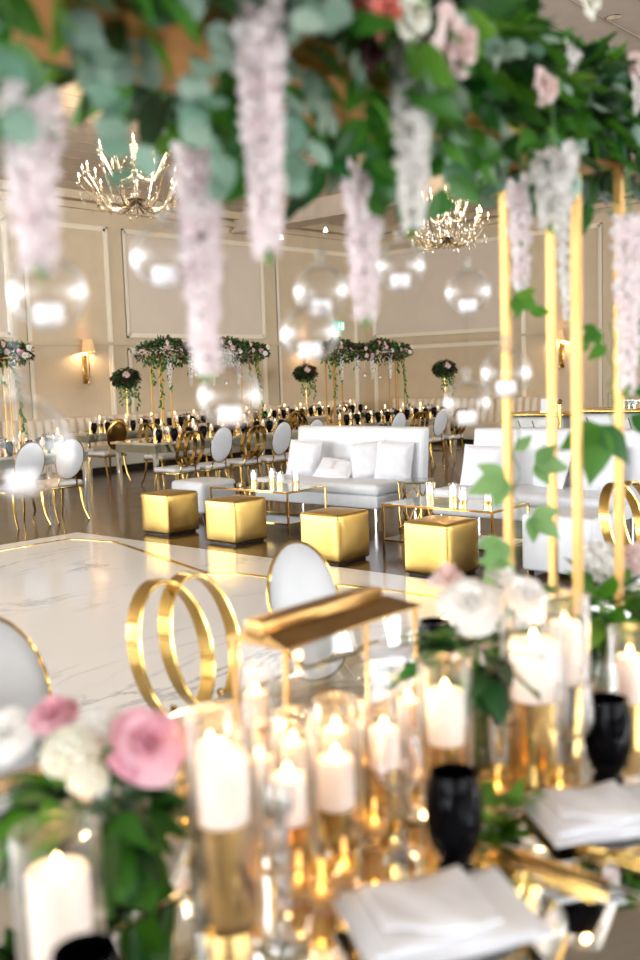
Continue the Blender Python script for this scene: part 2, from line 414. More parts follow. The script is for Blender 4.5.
for u0, u1, full in ((11.45, 15.1, 0), (9.2, 11.05, 1), (5.4, 8.9, 0), (3.0, 5.0, 1), (-1, 2.6, 0)):
    if full: molding('r', u0, u1, .35, 4.45)
    else: inner('r', u0+.1, u1-.1, 2.5, 4.35); molding('r', u0, u1, 2.42, 4.45); molding('r', u0, u1, .35, 2.22)
m_ = MB(); m_.box(AX0, AX1, BY1-.05, BY1, 2.28, 2.34); m_.box(AX0, AX1, BY1-.03, BY1, 0, .18)
m_.box(AX0, AX1, BY1-.12, BY1, 4.72, 4.80); m_.box(AX0, AX1, BY1-.25, BY1, 4.86, HC)
struct(m_.build('trim_%d' % tn, 'wall', smooth=False)); tn += 1
m_ = MB(); m_.box(AX1-.05, AX1, BY0, BY1, 2.28, 2.34); m_.box(AX1-.03, AX1, BY0, BY1, 0, .18)
m_.box(AX1-.12, AX1, BY0, BY1, 4.72, 4.80); m_.box(AX1-.25, AX1, BY0, BY1, 4.86, HC)
struct(m_.build('trim_%d' % tn, 'wall', smooth=False)); tn += 1
# dropped ceiling beam near the far right corner
m_ = MB(); m_.box(14.9, 15.35, 6, BY1-.05, 4.62, HC); m_.box(14.82, 15.43, 6, BY1-.05, 4.60, 4.66)
struct(m_.build('trim_%d' % tn, 'ceiling', smooth=False)); tn += 1

# marble dance floor
m_ = MB().box(-1.6, 6.2, 2.35, 8.97, 0.0, .012)
mo = tag(m_.build('dance_floor', 'marble', smooth=False), 'white marble dance floor with grey veins, laid over the brown floor', 'dance floor')
def strip(pts, w, z0, z1):
    m_ = MB()
    for (a, b_), (c, d) in zip(pts[:-1], pts[1:]):
        v = Vector((c-a, d-b_, 0)).normalized(); n_ = Vector((-v.y, v.x, 0))*w/2
        P = Vector((a, b_, 0)); Q = Vector((c, d, 0))
        vs = [P-n_, Q-n_, Q+n_, P+n_]
        m_.add([(q.x, q.y, z) for z in (z0, z1) for q in vs], [(0, 3, 2, 1), (4, 5, 6, 7), (0, 1, 5, 4), (1, 2, 6, 5), (2, 3, 7, 6), (3, 0, 4, 7)])
    return m_
strip([(-1.2, 8.67), (5.9, 8.67), (6.02, 8.1), (5.42, 6.05), (5.55, 5.8), (5.72, 4.4), (5.72, 2.4)], .045, .012, .016).build('gold_inlay', 'gold', mo, smooth=False, label='thin gold inlay line')

# ------------------------------------------------------------------ chairs
def chair_base(t, legmat='gold_chair', pad='white_lea'):
    se = MB().rbox(-.22, .22, -.21, .22, .425, .485, .022, 3, .012).build('seat', pad, t)
    MB().rbox(-.225, .225, -.215, .225, .40, .428, .006, 2).build('seat_frame', legmat, se)
    for sx in (-1, 1):
        MB().tube([(sx*.19, .19, .41), (sx*.205, .215, .28), (sx*.19, .20, .12), (sx*.205, .235, 0)], [.020, .018, .013, .011], 8).build('leg', legmat, t)
        MB().tube([(sx*.18, -.19, .41), (sx*.185, -.205, .28), (sx*.195, -.245, .12), (sx*.21, -.31, 0)], [.020, .018, .014, .011], 8).build('leg', legmat, t)
def oval_pts(w, h, zc, y0=-.21, lean=-.12, n=32, x0=0):
    return [(x0+w*cos(2*pi*i/n), y0+lean*((zc+h*sin(2*pi*i/n))-.45)/.5, zc+h*sin(2*pi*i/n)) for i in range(n)]
def pad_mesh(w, h, zc, th, y0=-.21, lean=-.12):
    m_ = MB(); n = 28
    for sgn in (1,):
        vs = []; fs = []
        rings = [(.0, 1), (.4, .98), (.75, .85), (.93, .55), (1.0, .0)]
        for side in (1, -1):
            for k, (rr, tt) in enumerate(rings):
                for i in range(n):
                    x = w*rr*cos(2*pi*i/n); z = zc+h*rr*sin(2*pi*i/n)
                    vs.append((x, y0+lean*(z-.45)/.5+side*th*tt, z))
        K = len(rings)
        for sd in range(2):
            for k in range(K-1):
                for i in range(n):
                    a = sd*K*n+k*n+i; b_ = sd*K*n+k*n+(i+1) % n
                    q = (a, b_, b_+n, a+n); fs.append(q if sd else q[::-1])
        m_.add(vs, fs)
    return m_
def posts(t, mt):
    for sx in (-1, 1):
        MB().tube([(sx*.13, -.205, .42), (sx*.12, -.222, .50), (sx*.10, -.235, .56)], .011, 8).build('back_post', mt, t)
def make_oval(name, padmat='white_lea', rim='gold_chair'):
    t = thing(name, '', 'chair'); chair_base(t); posts(t, 'gold_chair')
    br = pad_mesh(.19, .245, .76, .022).build('backrest', padmat, t)
    MB().tube(oval_pts(.192, .247, .76), .007, 6, closed=True).build('back_frame', rim, br)
    return t
def make_ring(name):
    t = thing(name, '', 'chair'); chair_base(t); posts(t, 'gold_chair')
    for sx in (-1, 1):
        n = 40; pts = oval_pts(.148, .235, .735, n=n, x0=sx*.065, y0=-.205)
        m_ = MB(); vs = []; fs = []
        for i, p in enumerate(pts):
            a = 2*pi*i/n; nx, nz = cos(a), sin(a)
            for dr, dy in ((-.006, -.031), (.006, -.031), (.006, .031), (-.006, .031)):
                vs.append((p[0]+nx*dr, p[1]+dy, p[2]+nz*dr))
        for i in range(n):
            for j in range(4): fs.append((i*4+j, i*4+(j+1) % 4, ((i+1) % n)*4+(j+1) % 4, ((i+1) % n)*4+j))
        m_.add(vs, fs).build('back_ring', 'gold_chair', t)
    return t
OVAL = Proto(make_oval('oval_back_chair')); RING = Proto(make_ring('ring_back_chair'))
GOVAL = Proto(make_oval('gold_oval_chair', 'gold', 'gold'))
GR = 'dining chairs of the far table row'
# near table, far side (sitters face -y)
OVAL.put((1.40, 2.21, 0), 'large white oval back chair cut by the left photo edge, behind the flowers', pi, sc=(1, 1, .955))
RING.put((2.15, 2.25, 0), 'large gold chair with two interlocking rings as its back before the marble', pi, sc=(1, 1, .965))
OVAL.put((2.78, 2.27, 0), 'large white oval back chair with gold rim, behind the bronze-roofed lantern', pi, sc=(1, 1, .955))
RING.put((5.28, 2.13, 0), 'gold double-ring chair behind the right posts, below the big vine leaf', pi-.22)
# first far row, near side
for a, kind, lb in ((6.75, 'o', 'white oval chair with gold legs at far left, its whole back in view'), (6.22, 'o', 'white oval chair at the far left photo edge, mostly behind the hanging globe'),
                    (5.5, 'r', 'gold-legged chair outermost on the left, cropped by the photo edge')):
    (OVAL if kind == 'o' else RING).put((a, 10.12, 0), lb, 0)
for a, kind, lb in ((8.72, 'r', 'gold ring-back chair at the left end of the middle mirrored table, below the arch'),
                    (9.26, 'o', 'white oval chair at the middle table, the first white back right of the arch post'),
                    (9.86, 'r', 'gold ring-back chair between the two white oval backs at the middle table'),
                    (10.42, 'o', 'white oval chair back just left of the white sofa at the middle table'),
                    (11.12, 'o', 'white oval chair top showing over the left end of the white sofa'),
                    (13.15, 'o', 'white oval chair top showing over the middle of the white sofa back'),
                    (14.35, 'o', 'white oval chair in the gap between the two sofas'),
                    (13.75, 'r', 'gold ring-back chair behind the sofa, left of the gap between sofas'),
                    (14.95, 'r', 'gold ring-back chair in the dark gap between the sofas, right of the white oval')):
    (OVAL if kind == 'o' else RING).put((a-.2, 10.02, 0), lb, 0)
for a, lb in ((9.9, 'ring-back chair on the wall side of the middle table, second from the arch post'),
              (10.8, 'ring-back chair on the wall side of the middle table, behind its right half'), (13.3, 'ring-back chair on the wall side of the right table, behind the sofa'),
              (14.4, 'ring-back chair on the wall side of the right table, near its right end')):
    RING.put((a, 11.95, 0), lb, pi)
# second far row
GOVAL.put((9.85, 13.3, 0), 'chair with a solid shiny gold oval back, alone before the cream banquette', 0)
for a, kind, lb in ((12.6, 'o', 'white oval chair at the back table in front of the banquette, left'), (14.1, 'r', 'dark gold ring chair at the back table right of the middle arch'),
                    (15.3, 'o', 'white oval chair at the back table under the small floral tree')):
    (OVAL if kind == 'o' else RING).put((a, 13.3, 0), lb, 0)

# ------------------------------------------------------------------ far mirrored tables
def make_table(L, W, name='mirrored_table', leg='silver'):
    t = thing(name, '', 'table')
    MB().rbox(0, L, 0, W, .735, .76, .004, 1).build('table_top', 'mirror', t)
    MB().box(.05, L-.05, .04, W-.04, .62, .735).build('apron', 'mirror_g', t, smooth=False)
    MB().tube([(0, 0, .748), (L, 0, .748), (L, W, .748), (0, W, .748)], 0, flat=(.008, .016), closed=True).build('edge_trim', leg, t, smooth=False)
    for x in (.04, L-.10):
        for y in (.04, W-.10): MB().rbox(x, x+.06, y, y+.06, 0, .62, .004, 1).build('leg', leg, t)
    return t
T1 = [(8.55, 10.5, 3.0, 'long mirrored dining table with chrome legs under the middle floral arch'),
      (4.6, 10.5, 2.95, 'mirrored dining table at the far left under the cropped floral arch'),
      (12.5, 10.5, 3.4, 'mirrored dining table behind the white sofa under the right floral arch')]
P32 = make_table(3.0, .95)
tables = []
for k, (a, b_, L, lb) in enumerate(T1):
    o = P32 if k == 0 else copy_tree(P32); o.location = (a, b_, 0); o['label'] = lb; o.scale = (L/3.0, 1, 1); tables.append((a, b_, L))
for a, L, lb in ((9.7, 3.0, 'mirrored table along the back banquette behind the gold oval chair'), (13.2, 4.2, 'mirrored table along the back banquette toward the room corner')):
    o = copy_tree(P32); o.location = (a, 13.62, 0); o['label'] = lb; o.scale = (L/3.0, .9, 1)

# ------------------------------------------------------------------ banquettes
def banquette(L, name='banquette'):
    t = thing(name, '', 'banquette')
    MB().rbox(0, L, 0, .62, .10, .46, .03, 3).build('seat', 'cream_lea', t)
    MB().box(.02, L-.02, .05, .68, 0, .10).build('plinth', 'dark', t, smooth=False)
    m_ = MB(); n = int(L/.17)
    vs = []; fs = []; seg = 6; w = L/n
    for i in range(n*seg+1):
        x = i*w/seg; y = .52-.045*abs(sin(pi*i/seg))
        for z, yo in ((.42, 0), (.88, .06), (.955, .08), (.985, .13), (.985, .24), (.10, .24)): vs.append((x, y+yo if yo < .2 else .80, z))
    for i in range(n*seg):
        for j in range(5): a = i*6+j; fs.append((a, a+1, a+7, a+6))
    fs.append(tuple(range(6))); fs.append(tuple(reversed(range(n*seg*6, n*seg*6+6))))
    m_.add(vs, fs).build('channel_back', 'cream_lea', t, ang=70)
    return t
o = banquette(9.3); o.location = (9.2, 14.52, 0); o['label'] = 'long cream channel-tufted banquette along the back wall'
o = banquette(4.2); o.location = (18.35, 14.4, 0); o.rotation_euler = (0, 0, -pi/2); o['label'] = 'cream channel-tufted banquette along the right wall'

# ------------------------------------------------------------------ lounge: ottomans, sofas, tables
def make_ottoman(name, mt, s=.43, h=.43):
    t = thing(name, '', 'ottoman')
    cv = MB().rbox(-s/2, s/2, -s/2, s/2, .02, h, .022, 3, .012).build('cover', mt, t)
    MB().tube([(x*(s/2-.002), y*(s/2-.002), h-.035) for x, y in ((-1, -1), (1, -1), (1, 1), (-1, 1))], 0.005, 6, closed=True).build('piping', mt, cv)
    MB().box(-s/2+.03, s/2-.03, -s/2+.03, s/2-.03, 0, .03).build('base', 'dark', t, smooth=False)
    return t
GO = Proto(make_ottoman('cube_ottoman', 'goldlea'))
for (a, b_, lb) in ((6.77, 8.11, 'gold leather cube ottoman, farthest left of the four'), (6.72, 7.06, 'gold leather cube ottoman before the left glass coffee table'),
                    (6.48, 5.58, 'gold leather cube ottoman in front of the white sofa\'s right end'), (6.49, 4.48, 'gold leather cube ottoman nearest, before the right glass coffee table')):
    GO.put((a, b_, 0), lb, rnd.uniform(-.03, .03))
t = thing('square_pouf', 'white leather square pouf behind the two left gold ottomans', 'pouf', (7.80, 8.72, 0))
MB().rbox(-.27, .27, -.28, .28, .07, .43, .045, 4, .015).build('cover', 'white_lea', t)
for x in (-.22, .22):
    for y in (-.24, .24): MB().lathe([(.02, 0), (.025, .08)], 8, (x, y, 0)).build('foot', 'dark', t)
t = thing('square_pouf', 'white leather cube pouf seen between the gold posts at right', 'pouf', (7.03, 3.62, 0))
MB().rbox(-.27, .27, -.30, .30, .04, .48, .03, 4, .012).build('cover', 'white_lea', t)
for x in (-.22, .22):
    for y in (-.24, .24): MB().lathe([(.02, 0), (.025, .05)], 8, (x, y, 0)).build('foot', 'dark', t)

def make_sofa(name, L=1.78):
    t = thing(name, '', 'sofa')
    # local: front at x=0, back toward +x; runs along y
    MB().rbox(0, .80, 0, L, .20, .335, .02, 3).build('base', 'white_lea', t)
    MB().rbox(-.012, .70, -.005, L+.005, .33, .455, .04, 4, .012).build('seat_cushion', 'white_lea', t)
    m_ = MB(); m_.rbox(0, .14, -.05, L+.0, .20, 1.0, .03, 4, .01)
    T = Matrix.Translation((.70, 0, 0)) @ Matrix.Shear('XY', 4, (0, 0)) ; m2 = MB()
    m2.add([(x+.70+.10*(z-.4), y, z) for x, y, z in m_.v], m_.f); m2.build('backrest', 'white_lea', t)
    k = MB()
    for j in (1, 2): yy = L*j/3; k.tube([(.70+.10*(z-.4)-.002+.006, yy, z) for z in (.50, .98)], .004, 5)
    k.build('seam', 'fabric', t)
    for x in (.05, .74):
        for y in (.06, L-.06): MB().tube([(x, y, 0), (x, y, .21)], .016, 8).build('leg', 'silver', t)
    return t
SF = Proto(make_sofa('lounge_sofa'))
SF.put((8.03, 6.33, 0), 'white leather lounge sofa with high back and four pillows, in the photo centre')
SF.put((8.03, 3.86, 0), 'white leather lounge sofa behind the gold posts at right')

def pillow_mb(w=.42, h=.42, th=.075):
    m_ = MB(); n = 12; vs = []; fs = []
    for sd in (1, -1):
        for i in range(n+1):
            for j in range(n+1):
                u = -1+2*i/n; v = -1+2*j/n
                pr = (1-u**4)*(1-v**4); x = u*w/2*(1-.07*(1-u*u)*0-.06*(1-v*v)*(u*u)); z = v*h/2*(1-.06*(1-u*u)*(v*v))
                vs.append((sd*th*pr**.55, x, z))
    N = (n+1)**2
    for sd in range(2):
        for i in range(n):
            for j in range(n):
                a = sd*N+i*(n+1)+j; q = (a, a+n+1, a+n+2, a+1); fs.append(q[::-1] if sd else q)
    m_.add(vs, fs); return m_
def make_pillow():
    t = thing('throw_pillow', '', 'pillow'); cu = pillow_mb().build('cushion', 'fabric', t)
    MB().tube([(0, x*.205, z*.205) for x, z in ((-1, -1), (0, -.98), (1, -1), (.98, 0), (1, 1), (0, .98), (-1, 1), (-.98, 0))], .004, 5, closed=True).build('piping', 'fabric', cu)
    return t
PL = Proto(make_pillow())
PL.put((8.46, 7.72, .655), 'square white pillow at the left end of the centre sofa', .25, tilt=(.06, .28))
PL.put((8.58, 6.86, .65), 'white pillow leaning at right on the centre sofa, left of the last one', .55, tilt=(-.1, .25))
PL.put((8.60, 6.53, .655), 'white pillow outermost right on the centre sofa', .35, tilt=(.05, .22))
PL.put((8.38, 5.28, .66), 'square white pillow at the left end of the right sofa', .25, tilt=(.05, .30))
PL.put((8.56, 4.62, .65), 'white pillow in the middle of the right sofa, between the posts', -.3, tilt=(.1, .25))
PL.put((8.58, 4.13, .655), 'white pillow at the right end of the right sofa', .2, tilt=(0, .22))
t = thing('embroidered_pillow', 'small white pillow with gold embroidered patch lying on the centre sofa', 'pillow', (8.42, 7.22, .55), .15)
t.rotation_euler = (0.15, .85, .3)
pillow_mb(.46, .30, .07).build('cushion', 'fabric', t)
k = MB()
for i in range(9):
    for j in range(5): k.ball((-.071+.006*abs(i-4)*.5, (i-4)*.020, (j-2)*.026), .007, 5, 4)
k.build('embroidery', 'embro', t)

def make_coffee():
    t = thing('glass_coffee_table', '', 'coffee table'); W, L, h = .58, 1.12, .45   # x by y
    MB().box(.005, W-.005, .005, L-.005, h-.010, h).build('glass_top', 'tglass', t, smooth=False)
    MB().box(.01, W-.01, .01, L-.01, .118, .126).build('glass_shelf', 'tglass', t, smooth=False)
    r = .0085
    for z, nm in ((h-.012, 'top_rail'), (.12, 'shelf_rail')):
        k = MB()
        k.box(0, W, -r, r, z-r, z+r); k.box(0, W, L-r, L+r, z-r, z+r); k.box(-r, r, 0, L, z-r, z+r); k.box(W-r, W+r, 0, L, z-r, z+r)
        k.build(nm, 'gold', t, smooth=False)
    for x in (0, W):
        for y in (0, L): MB().box(x-r, x+r, y-r, y+r, 0, h).build('leg', 'gold', t, smooth=False)
    return t
CT = Proto(make_coffee())
CT.put((7.2, 6.81, 0), 'gold-framed glass coffee table behind the left gold ottomans')
CT.put((6.96, 4.30, 0), 'gold-framed glass coffee table behind the two right gold ottomans')
def make_votive():
    t = thing('pillar_candle', '', 'candle')
    MB().shell([(.036, .0), (.036, .055)], .003, 20).build('gold_cup', 'gold', t)
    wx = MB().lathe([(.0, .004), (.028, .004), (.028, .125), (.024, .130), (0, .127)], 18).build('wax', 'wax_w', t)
    MB().shell([(.040, .0), (.040, .165)], .0015, 24).build('glass_sleeve', 'glass', t)
    MB().lathe([(0, .128), (.004, .134), (.0055, .142), (.003, .152), (0, .160)], 8).build('flame', 'flame_s', wx)
    return t
VC = Proto(make_votive())
for px, lb in (((254, 484.5), 'leftmost on the left coffee table'), ((273, 483), 'second from the left on the left coffee table'),
               ((280, 487), 'third from the left on the left coffee table'), ((296, 486), 'rightmost on the left coffee table'),
               ((430, 500), 'leftmost on the right coffee table'), ((453, 502), 'second from the left on the right coffee table'),
               ((463, 506), 'third from the left on the right coffee table'), ((488, 507), 'rightmost on the right coffee table')):
    q = at(px[0], px[1], .45); q = Vector(q)
    tb = (7.2, 6.81) if px[0] < 350 else (6.96, 4.30)
    q.x = min(max(q.x, tb[0]+.05), tb[0]+.53); q.y = min(max(q.y, tb[1]+.06), tb[1]+1.06)
    VC.put(q, 'white candle in gold-cupped glass, '+lb)
# geometric drum side table
t = thing('drum_side_table', 'gold geometric drum side table with round glass top between the two sofas', 'side table', (8.30, 6.02, 0))
MB().lathe([(0, .488), (.205, .488), (.208, .494), (.205, .50), (0, .50)], 32).build('glass_top', 'tglass', t)
MB().tube([(.19*cos(2*pi*i/32), .19*sin(2*pi*i/32), .48) for i in range(32)], .009, 6, closed=True).build('top_ring', 'gold', t)
MB().tube([(.19*cos(2*pi*i/32), .19*sin(2*pi*i/32), .012) for i in range(32)], .009, 6, closed=True).build('bottom_ring', 'gold', t)
for lo, hi, nm in ((.012, .25, 'lower_lattice'), (.25, .48, 'upper_lattice')):
    k = MB(); n = 8
    for i in range(n):
        a = 2*pi*i/n; b2 = 2*pi*(i+.5)/n; c2 = 2*pi*(i-.5)/n; md = (lo+hi)/2
        P = lambda an, z, r=.19: (r*cos(an), r*sin(an), z)
        k.tube([P(a, hi), P(a, md+.04, .185)], .008, 6); k.tube([P(a, md+.04, .185), P(b2, lo)], .008, 6); k.tube([P(a, md+.04, .185), P(c2, lo)], .008, 6)
    k.build(nm, 'gold', t)

# ------------------------------------------------------------------ bars at right
def bar(name, lb, a0, a1, b0, b1, h):
    t = thing(name, lb, 'bar', ((a0+a1)/2, (b0+b1)/2, 0)); hx, hy = (a1-a0)/2, (b1-b0)/2
    MB().rbox(-hx, hx, -hy, hy, .08, h-.05, .05, 4).build('body', 'bar', t)
    MB().rbox(-hx-.02, hx+.02, -hy-.02, hy+.02, h-.05, h, .02, 2).build('counter', 'gold', t)
    MB().rbox(-hx-.01, hx+.01, -hy-.01, hy+.01, 0, .08, .01, 1).build('kick_plate', 'gold', t)
    k = MB()
    for i in range(4):
        y = -hy+(i+.5)*hy/2
        k.tube([(-hx-.005, y-.15, .15), (-hx-.005, y+.12, h-.1)], .008, 6)
    k.build('front_inlay', 'gold', t)
    return t
bar('bar_counter', 'short pale bar counter with gold top edge, lower and farther left', 11.3, 11.9, 5.95, 6.75, 1.03)
bar('bar_counter', 'long pale bar counter with gold top, carrying tumblers and a tray', 11.2, 11.85, 3.6, 5.72, 1.08)
t = thing('acrylic_frame', 'small upright acrylic sign frame on the right bar counter', 'frame', (11.45, 5.35, 1.08), 0)
MB().box(-.004, .004, -.07, .07, 0.01, .18).build('panel', 'tglass', t, smooth=False)
MB().tube([(0, -.07, .01), (0, .07, .01), (0, .07, .18), (0, -.07, .18)], .004, 5, closed=True).build('rim', 'dark', t)
tray = thing('serving_tray', 'brown tray on the right bar counter at its right side', 'tray', (11.45, 4.85, 1.08))
MB().rbox(-.12, .12, -.16, .16, 0, .02, .006, 1).build('base', 'brownmetal', tray); MB().tube([(-.12, -.16, .035), (.12, -.16, .035), (.12, .16, .035), (-.12, .16, .035)], 0, flat=(.006, .02), closed=True).build('rim', 'brownmetal', tray)
for k_, (dx, dy, lb) in enumerate(((0, .09, 'left'), (.02, 0, 'middle'), (-.02, -.09, 'right'))):
    t = thing('small_jar', 'small dark jar with fruit, %s one in the brown tray on the bar' % lb, 'jar', (11.45+dx, 4.85+dy, 1.10))
    MB().lathe([(0, 0), (.03, 0), (.035, .05), (.028, .08), (0, .08)], 14).build('body', 'burg' if k_ else 'darkleaf', t); MB().ball((0, 0, .09), .02, 8, 6).build('lid', 'gold', t)
tum = thing('tumbler', '', 'glass'); MB().shell([(.028, 0), (.032, .09)], .003, 14).build('bowl', 'crystal', tum); MB().lathe([(0, 0), (.028, 0), (.028, .012), (0, .012)], 14).build('base', 'crystal', tum)
TU = Proto(tum)
for i in range(3):
    for j in range(5):
        TU.put((11.32+i*.075, 5.24-.075*j+.27*0-(.0), 1.08) if False else (11.55+i*.075, 5.62-.075*j-.35, 1.08), 'clear tumbler standing in the glass rows on the right bar', group='tumblers in rows on the bar')
t = thing('menu_stand', 'white card stand on the left bar counter behind a gold post', 'card stand', (11.55, 6.25, 1.03))
MB().box(-.004, .004, -.13, .13, .012, .17).build('card', 'napkin', t, smooth=False); MB().box(-.03, .03, -.13, .13, 0, .012).build('foot', 'gold', t, smooth=False)
t = thing('gold_stanchion', 'dark gold post standing at the gap between the two bar counters', 'post', (11.0, 5.83, 0))
MB().lathe([(0, 0), (.15, 0), (.15, .015), (.03, .03), (0, .03)], 20).build('base', 'brownmetal', t); MB().lathe([(.025, .02), (.025, 1.15), (0, 1.15)], 14).build('pole', 'gold', t); MB().ball((0, 0, 1.18), .035).build('finial', 'brownmetal', t)

# ------------------------------------------------------------------ sconces, exit sign, chandeliers, ceiling lights
def make_sconce():
    t = thing('wall_sconce', '', 'wall lamp')   # wall at y=0, room toward -y
    MB().rbox(-.05, .05, -.025, 0, -.30, .22, .006, 2).build('backplate', 'gold', t)
    MB().tube([(.0, -.03, -.18), (0, -.10, -.22), (0, -.15, -.16), (0, -.15, .30)], .011, 8).build('arm', 'gold', t)
    MB().lathe([(0, -.34), (.012, -.33), (.022, -.28), (.012, -.23), (0, -.22)], 10, (0, -.12, 0)).build('finial', 'gold', t)
    cu = MB().lathe([(.02, .24), (.028, .26), (.012, .30)], 12, (0, -.15, 0)).build('candle_cup', 'gold', t)
    MB().shell([(.125, .27), (.085, .50)], .004, 24, (0, -.15, 0)).build('shade', 'shade', t)
    MB().lathe([(0, .31), (.018, .33), (.02, .37), (0, .41)], 10, (0, -.15, 0)).build('bulb', 'bulb', cu)
    return t
SC = Proto(make_sconce())
def sconce_light(loc, e=16):
    la = bpy.data.lights.new('sconce_bulb', 'POINT'); la.energy = e; la.color = (1, .66, .34); la.shadow_soft_size = .03
    o = bpy.data.objects.new('sconce_bulb', la); COL.objects.link(o); o.location = loc
for loc, rz, lb in (((11.0, 15.4, 1.88), 0, 'gold wall lamp with tapered shade left of the middle arch'), ((17.0, 15.4, 1.88), 0, 'gold wall lamp near the room corner above a small floral tree'),
                    ((19.2, 10.1, 1.88), -pi/2, 'gold wall lamp on the right wall, glowing behind the gold posts')):
    SC.put(loc, lb, rz)
    off = (0, -.15) if rz == 0 else (-.15, 0)
    sconce_light((loc[0]+off[0], loc[1]+off[1], loc[2]+.30))
t = thing('exit_sign', 'green running-man exit sign high by the room corner', 'sign', (18.15, 15.30, 2.72))
MB().rbox(-.17, .17, -.03, .03, -.11, .11, .008, 1).build('box', 'exit', t)
k = MB(); k.box(.04, .13, -.036, -.031, -.08, .08); k.ball((-.04, -.034, .06), .018, 8, 6, 1); k.tube([(-.03, -.034, .04), (-.05, -.034, -.01)], .012, 6)
k.tube([(-.05, -.034, -.01), (-.01, -.034, -.04), (-.02, -.034, -.08)], .008, 6); k.tube([(-.05, -.034, -.01), (-.08, -.034, -.04), (-.11, -.034, -.05)], .008, 6); k.tube([(-.08, -.034, .02), (-.03, -.034, .03), (0, -.034, .0)], .007, 6)
k.build('pictogram', 'exit_w', t); MB().tube([(0, 0, .10), (0, .10, .14)], .012, 6).build('bracket', 'silver', t)

def make_chandelier():
    t = thing('chandelier', '', 'chandelier')  # z=0 is the bottom finial
    MB().tube([(0, 0, 1.05), (0, 0, 1.42)], .012, 8).build('rod', 'silver', t)
    MB().lathe([(0, .0), (.02, .02), (.03, .06), (.012, .09), (0, .09)], 12).build('finial', 'champ', t)
    MB().lathe([(0, .09), (.09, .10), (.11, .13), (.05, .15), (0, .15)], 20).build('hub', 'brownmetal', t)
    MB().lathe([(.02, .15), (.045, .22), (.02, .30), (.04, .40), (.06, .48), (.02, .55), (.03, .7), (.06, .78), (.02, .86), (.02, 1.05), (0, 1.05)], 14).build('column', 'champ', t)
    MB().lathe([(.02, .55), (.07, .56), (.02, .58)], 16).build('upper_hub', 'brownmetal', t)
    for n, R, zb, zt, r in ((18, .66, .12, .36, .010), (10, .40, .50, .72, .008)):
        for i in range(n):
            a = 2*pi*(i+.3)/n; ca, sa = cos(a), sin(a); up = .10 if i % 2 and n > 10 else 0; R2 = R*(.82 if up else 1)
            pts = []
            for k in range(13):
                u = k/12; rr = R2*u; z = zb-.13*sin(pi*min(1, u*1.15))*1.0 + (zt+up-zb)*max(0, u-.5)**1.6*3.03
                pts.append((rr*ca, rr*sa, z))
            pts[-1] = (R2*ca, R2*sa, pts[-1][2]); arm = MB().tube(pts, r, 6).build('arm', 'champ', t)
            x, y, z = pts[-1]
            MB().lathe([(0, -.01), (.035, .0), (.04, .015), (.012, .02), (.010, .085), (0, .085)], 10, (x, y, z)).build('candle_cup', 'champ', arm)
            MB().lathe([(0, .08), (.011, .10), (.008, .125), (0, .15)], 7, (x, y, z)).build('candle_bulb', 'bulb', arm)
    k = MB()
    for i in range(200):
        a = rnd.uniform(0, 2*pi); R = rnd.choice((.2, .3, .45, .55, .64)); z = rnd.uniform(-.02, .30) if R > .4 else rnd.uniform(.15, .75)
        k.lathe([(0, -.035), (.012, 0), (0, .02)], 4, (R*cos(a), R*sin(a), z))
    tag(k.build('crystal_drops', 'champ', t), None, None, kind='stuff')
    k = MB()
    for i in range(14):
        a, b2 = 2*pi*i/14, 2*pi*(i+1)/14
        k.tube([((.45*(1-u)+.45*u)*cos(a+(b2-a)*u), .45*sin(a+(b2-a)*u), .14-.12*sin(pi*u)) for u in [j/8 for j in range(9)]], .005, 5)
    k.build('crystal_swag', 'champ', t)
    return t
CH = Proto(make_chandelier())
def chand(px, py, dist, lb, sc, e):
    d = FW + RV*((px-320)/FPX) + UV*((480-py)/FPX); q = Vector((0, 0, EYE))+d*dist
    CH.put(q, lb, rnd.uniform(0, 1), sc=(sc, sc, (HC-q.z)/1.42))
    la = bpy.data.lights.new('chandelier_glow', 'POINT'); la.energy = e; la.color = (1, .74, .44); la.shadow_soft_size = .3
    o = bpy.data.objects.new('chandelier_glow', la); COL.objects.link(o); o.location = q+Vector((0, 0, .75))
chand(137, 210, 12.2, 'large crystal chandelier, the nearer of the two', 1.05, 60)
chand(447, 246, 16.0, 'crystal chandelier farther away, between the wisteria strands right of centre', 1.0, 60)
t = thing('recessed_light', 'small recessed ceiling spotlight at the upper right corner', 'ceiling light', at(614, 17, HC))
MB().lathe([(.05, -.004), (.075, -.006), (.08, 0)], 20).build('ring', 'silver', t); MB().lathe([(0, -.001), (.05, -.001), (.05, -.003), (0, -.003)], 16).build('lens', 'spotlens', t)
def make_spot():
    t = thing('track_spotlight', '', 'spotlight')
    MB().lathe([(.012, -.10), (.012, 0)], 8).build('stem', 'silver', t)
    MB().lathe([(0, -.09), (.05, -.10), (.06, -.20), (.05, -.22), (0, -.215)], 14).build('housing', 'silver', t)
    MB().lathe([(0, -.222), (.045, -.222), (.045, -.226), (0, -.226)], 12).build('lens', 'spotlens', t)
    return t
SP = Proto(make_spot())
for b_, lb in ((14.2, 'silver spotlight hanging from the ceiling beam, leftmost'), (13.0, 'silver spotlight on the ceiling beam, second from the back wall'), (11.0, 'silver spotlight on the ceiling beam nearest the room centre')):
    SP.put((15.1, b_, 4.60), lb)

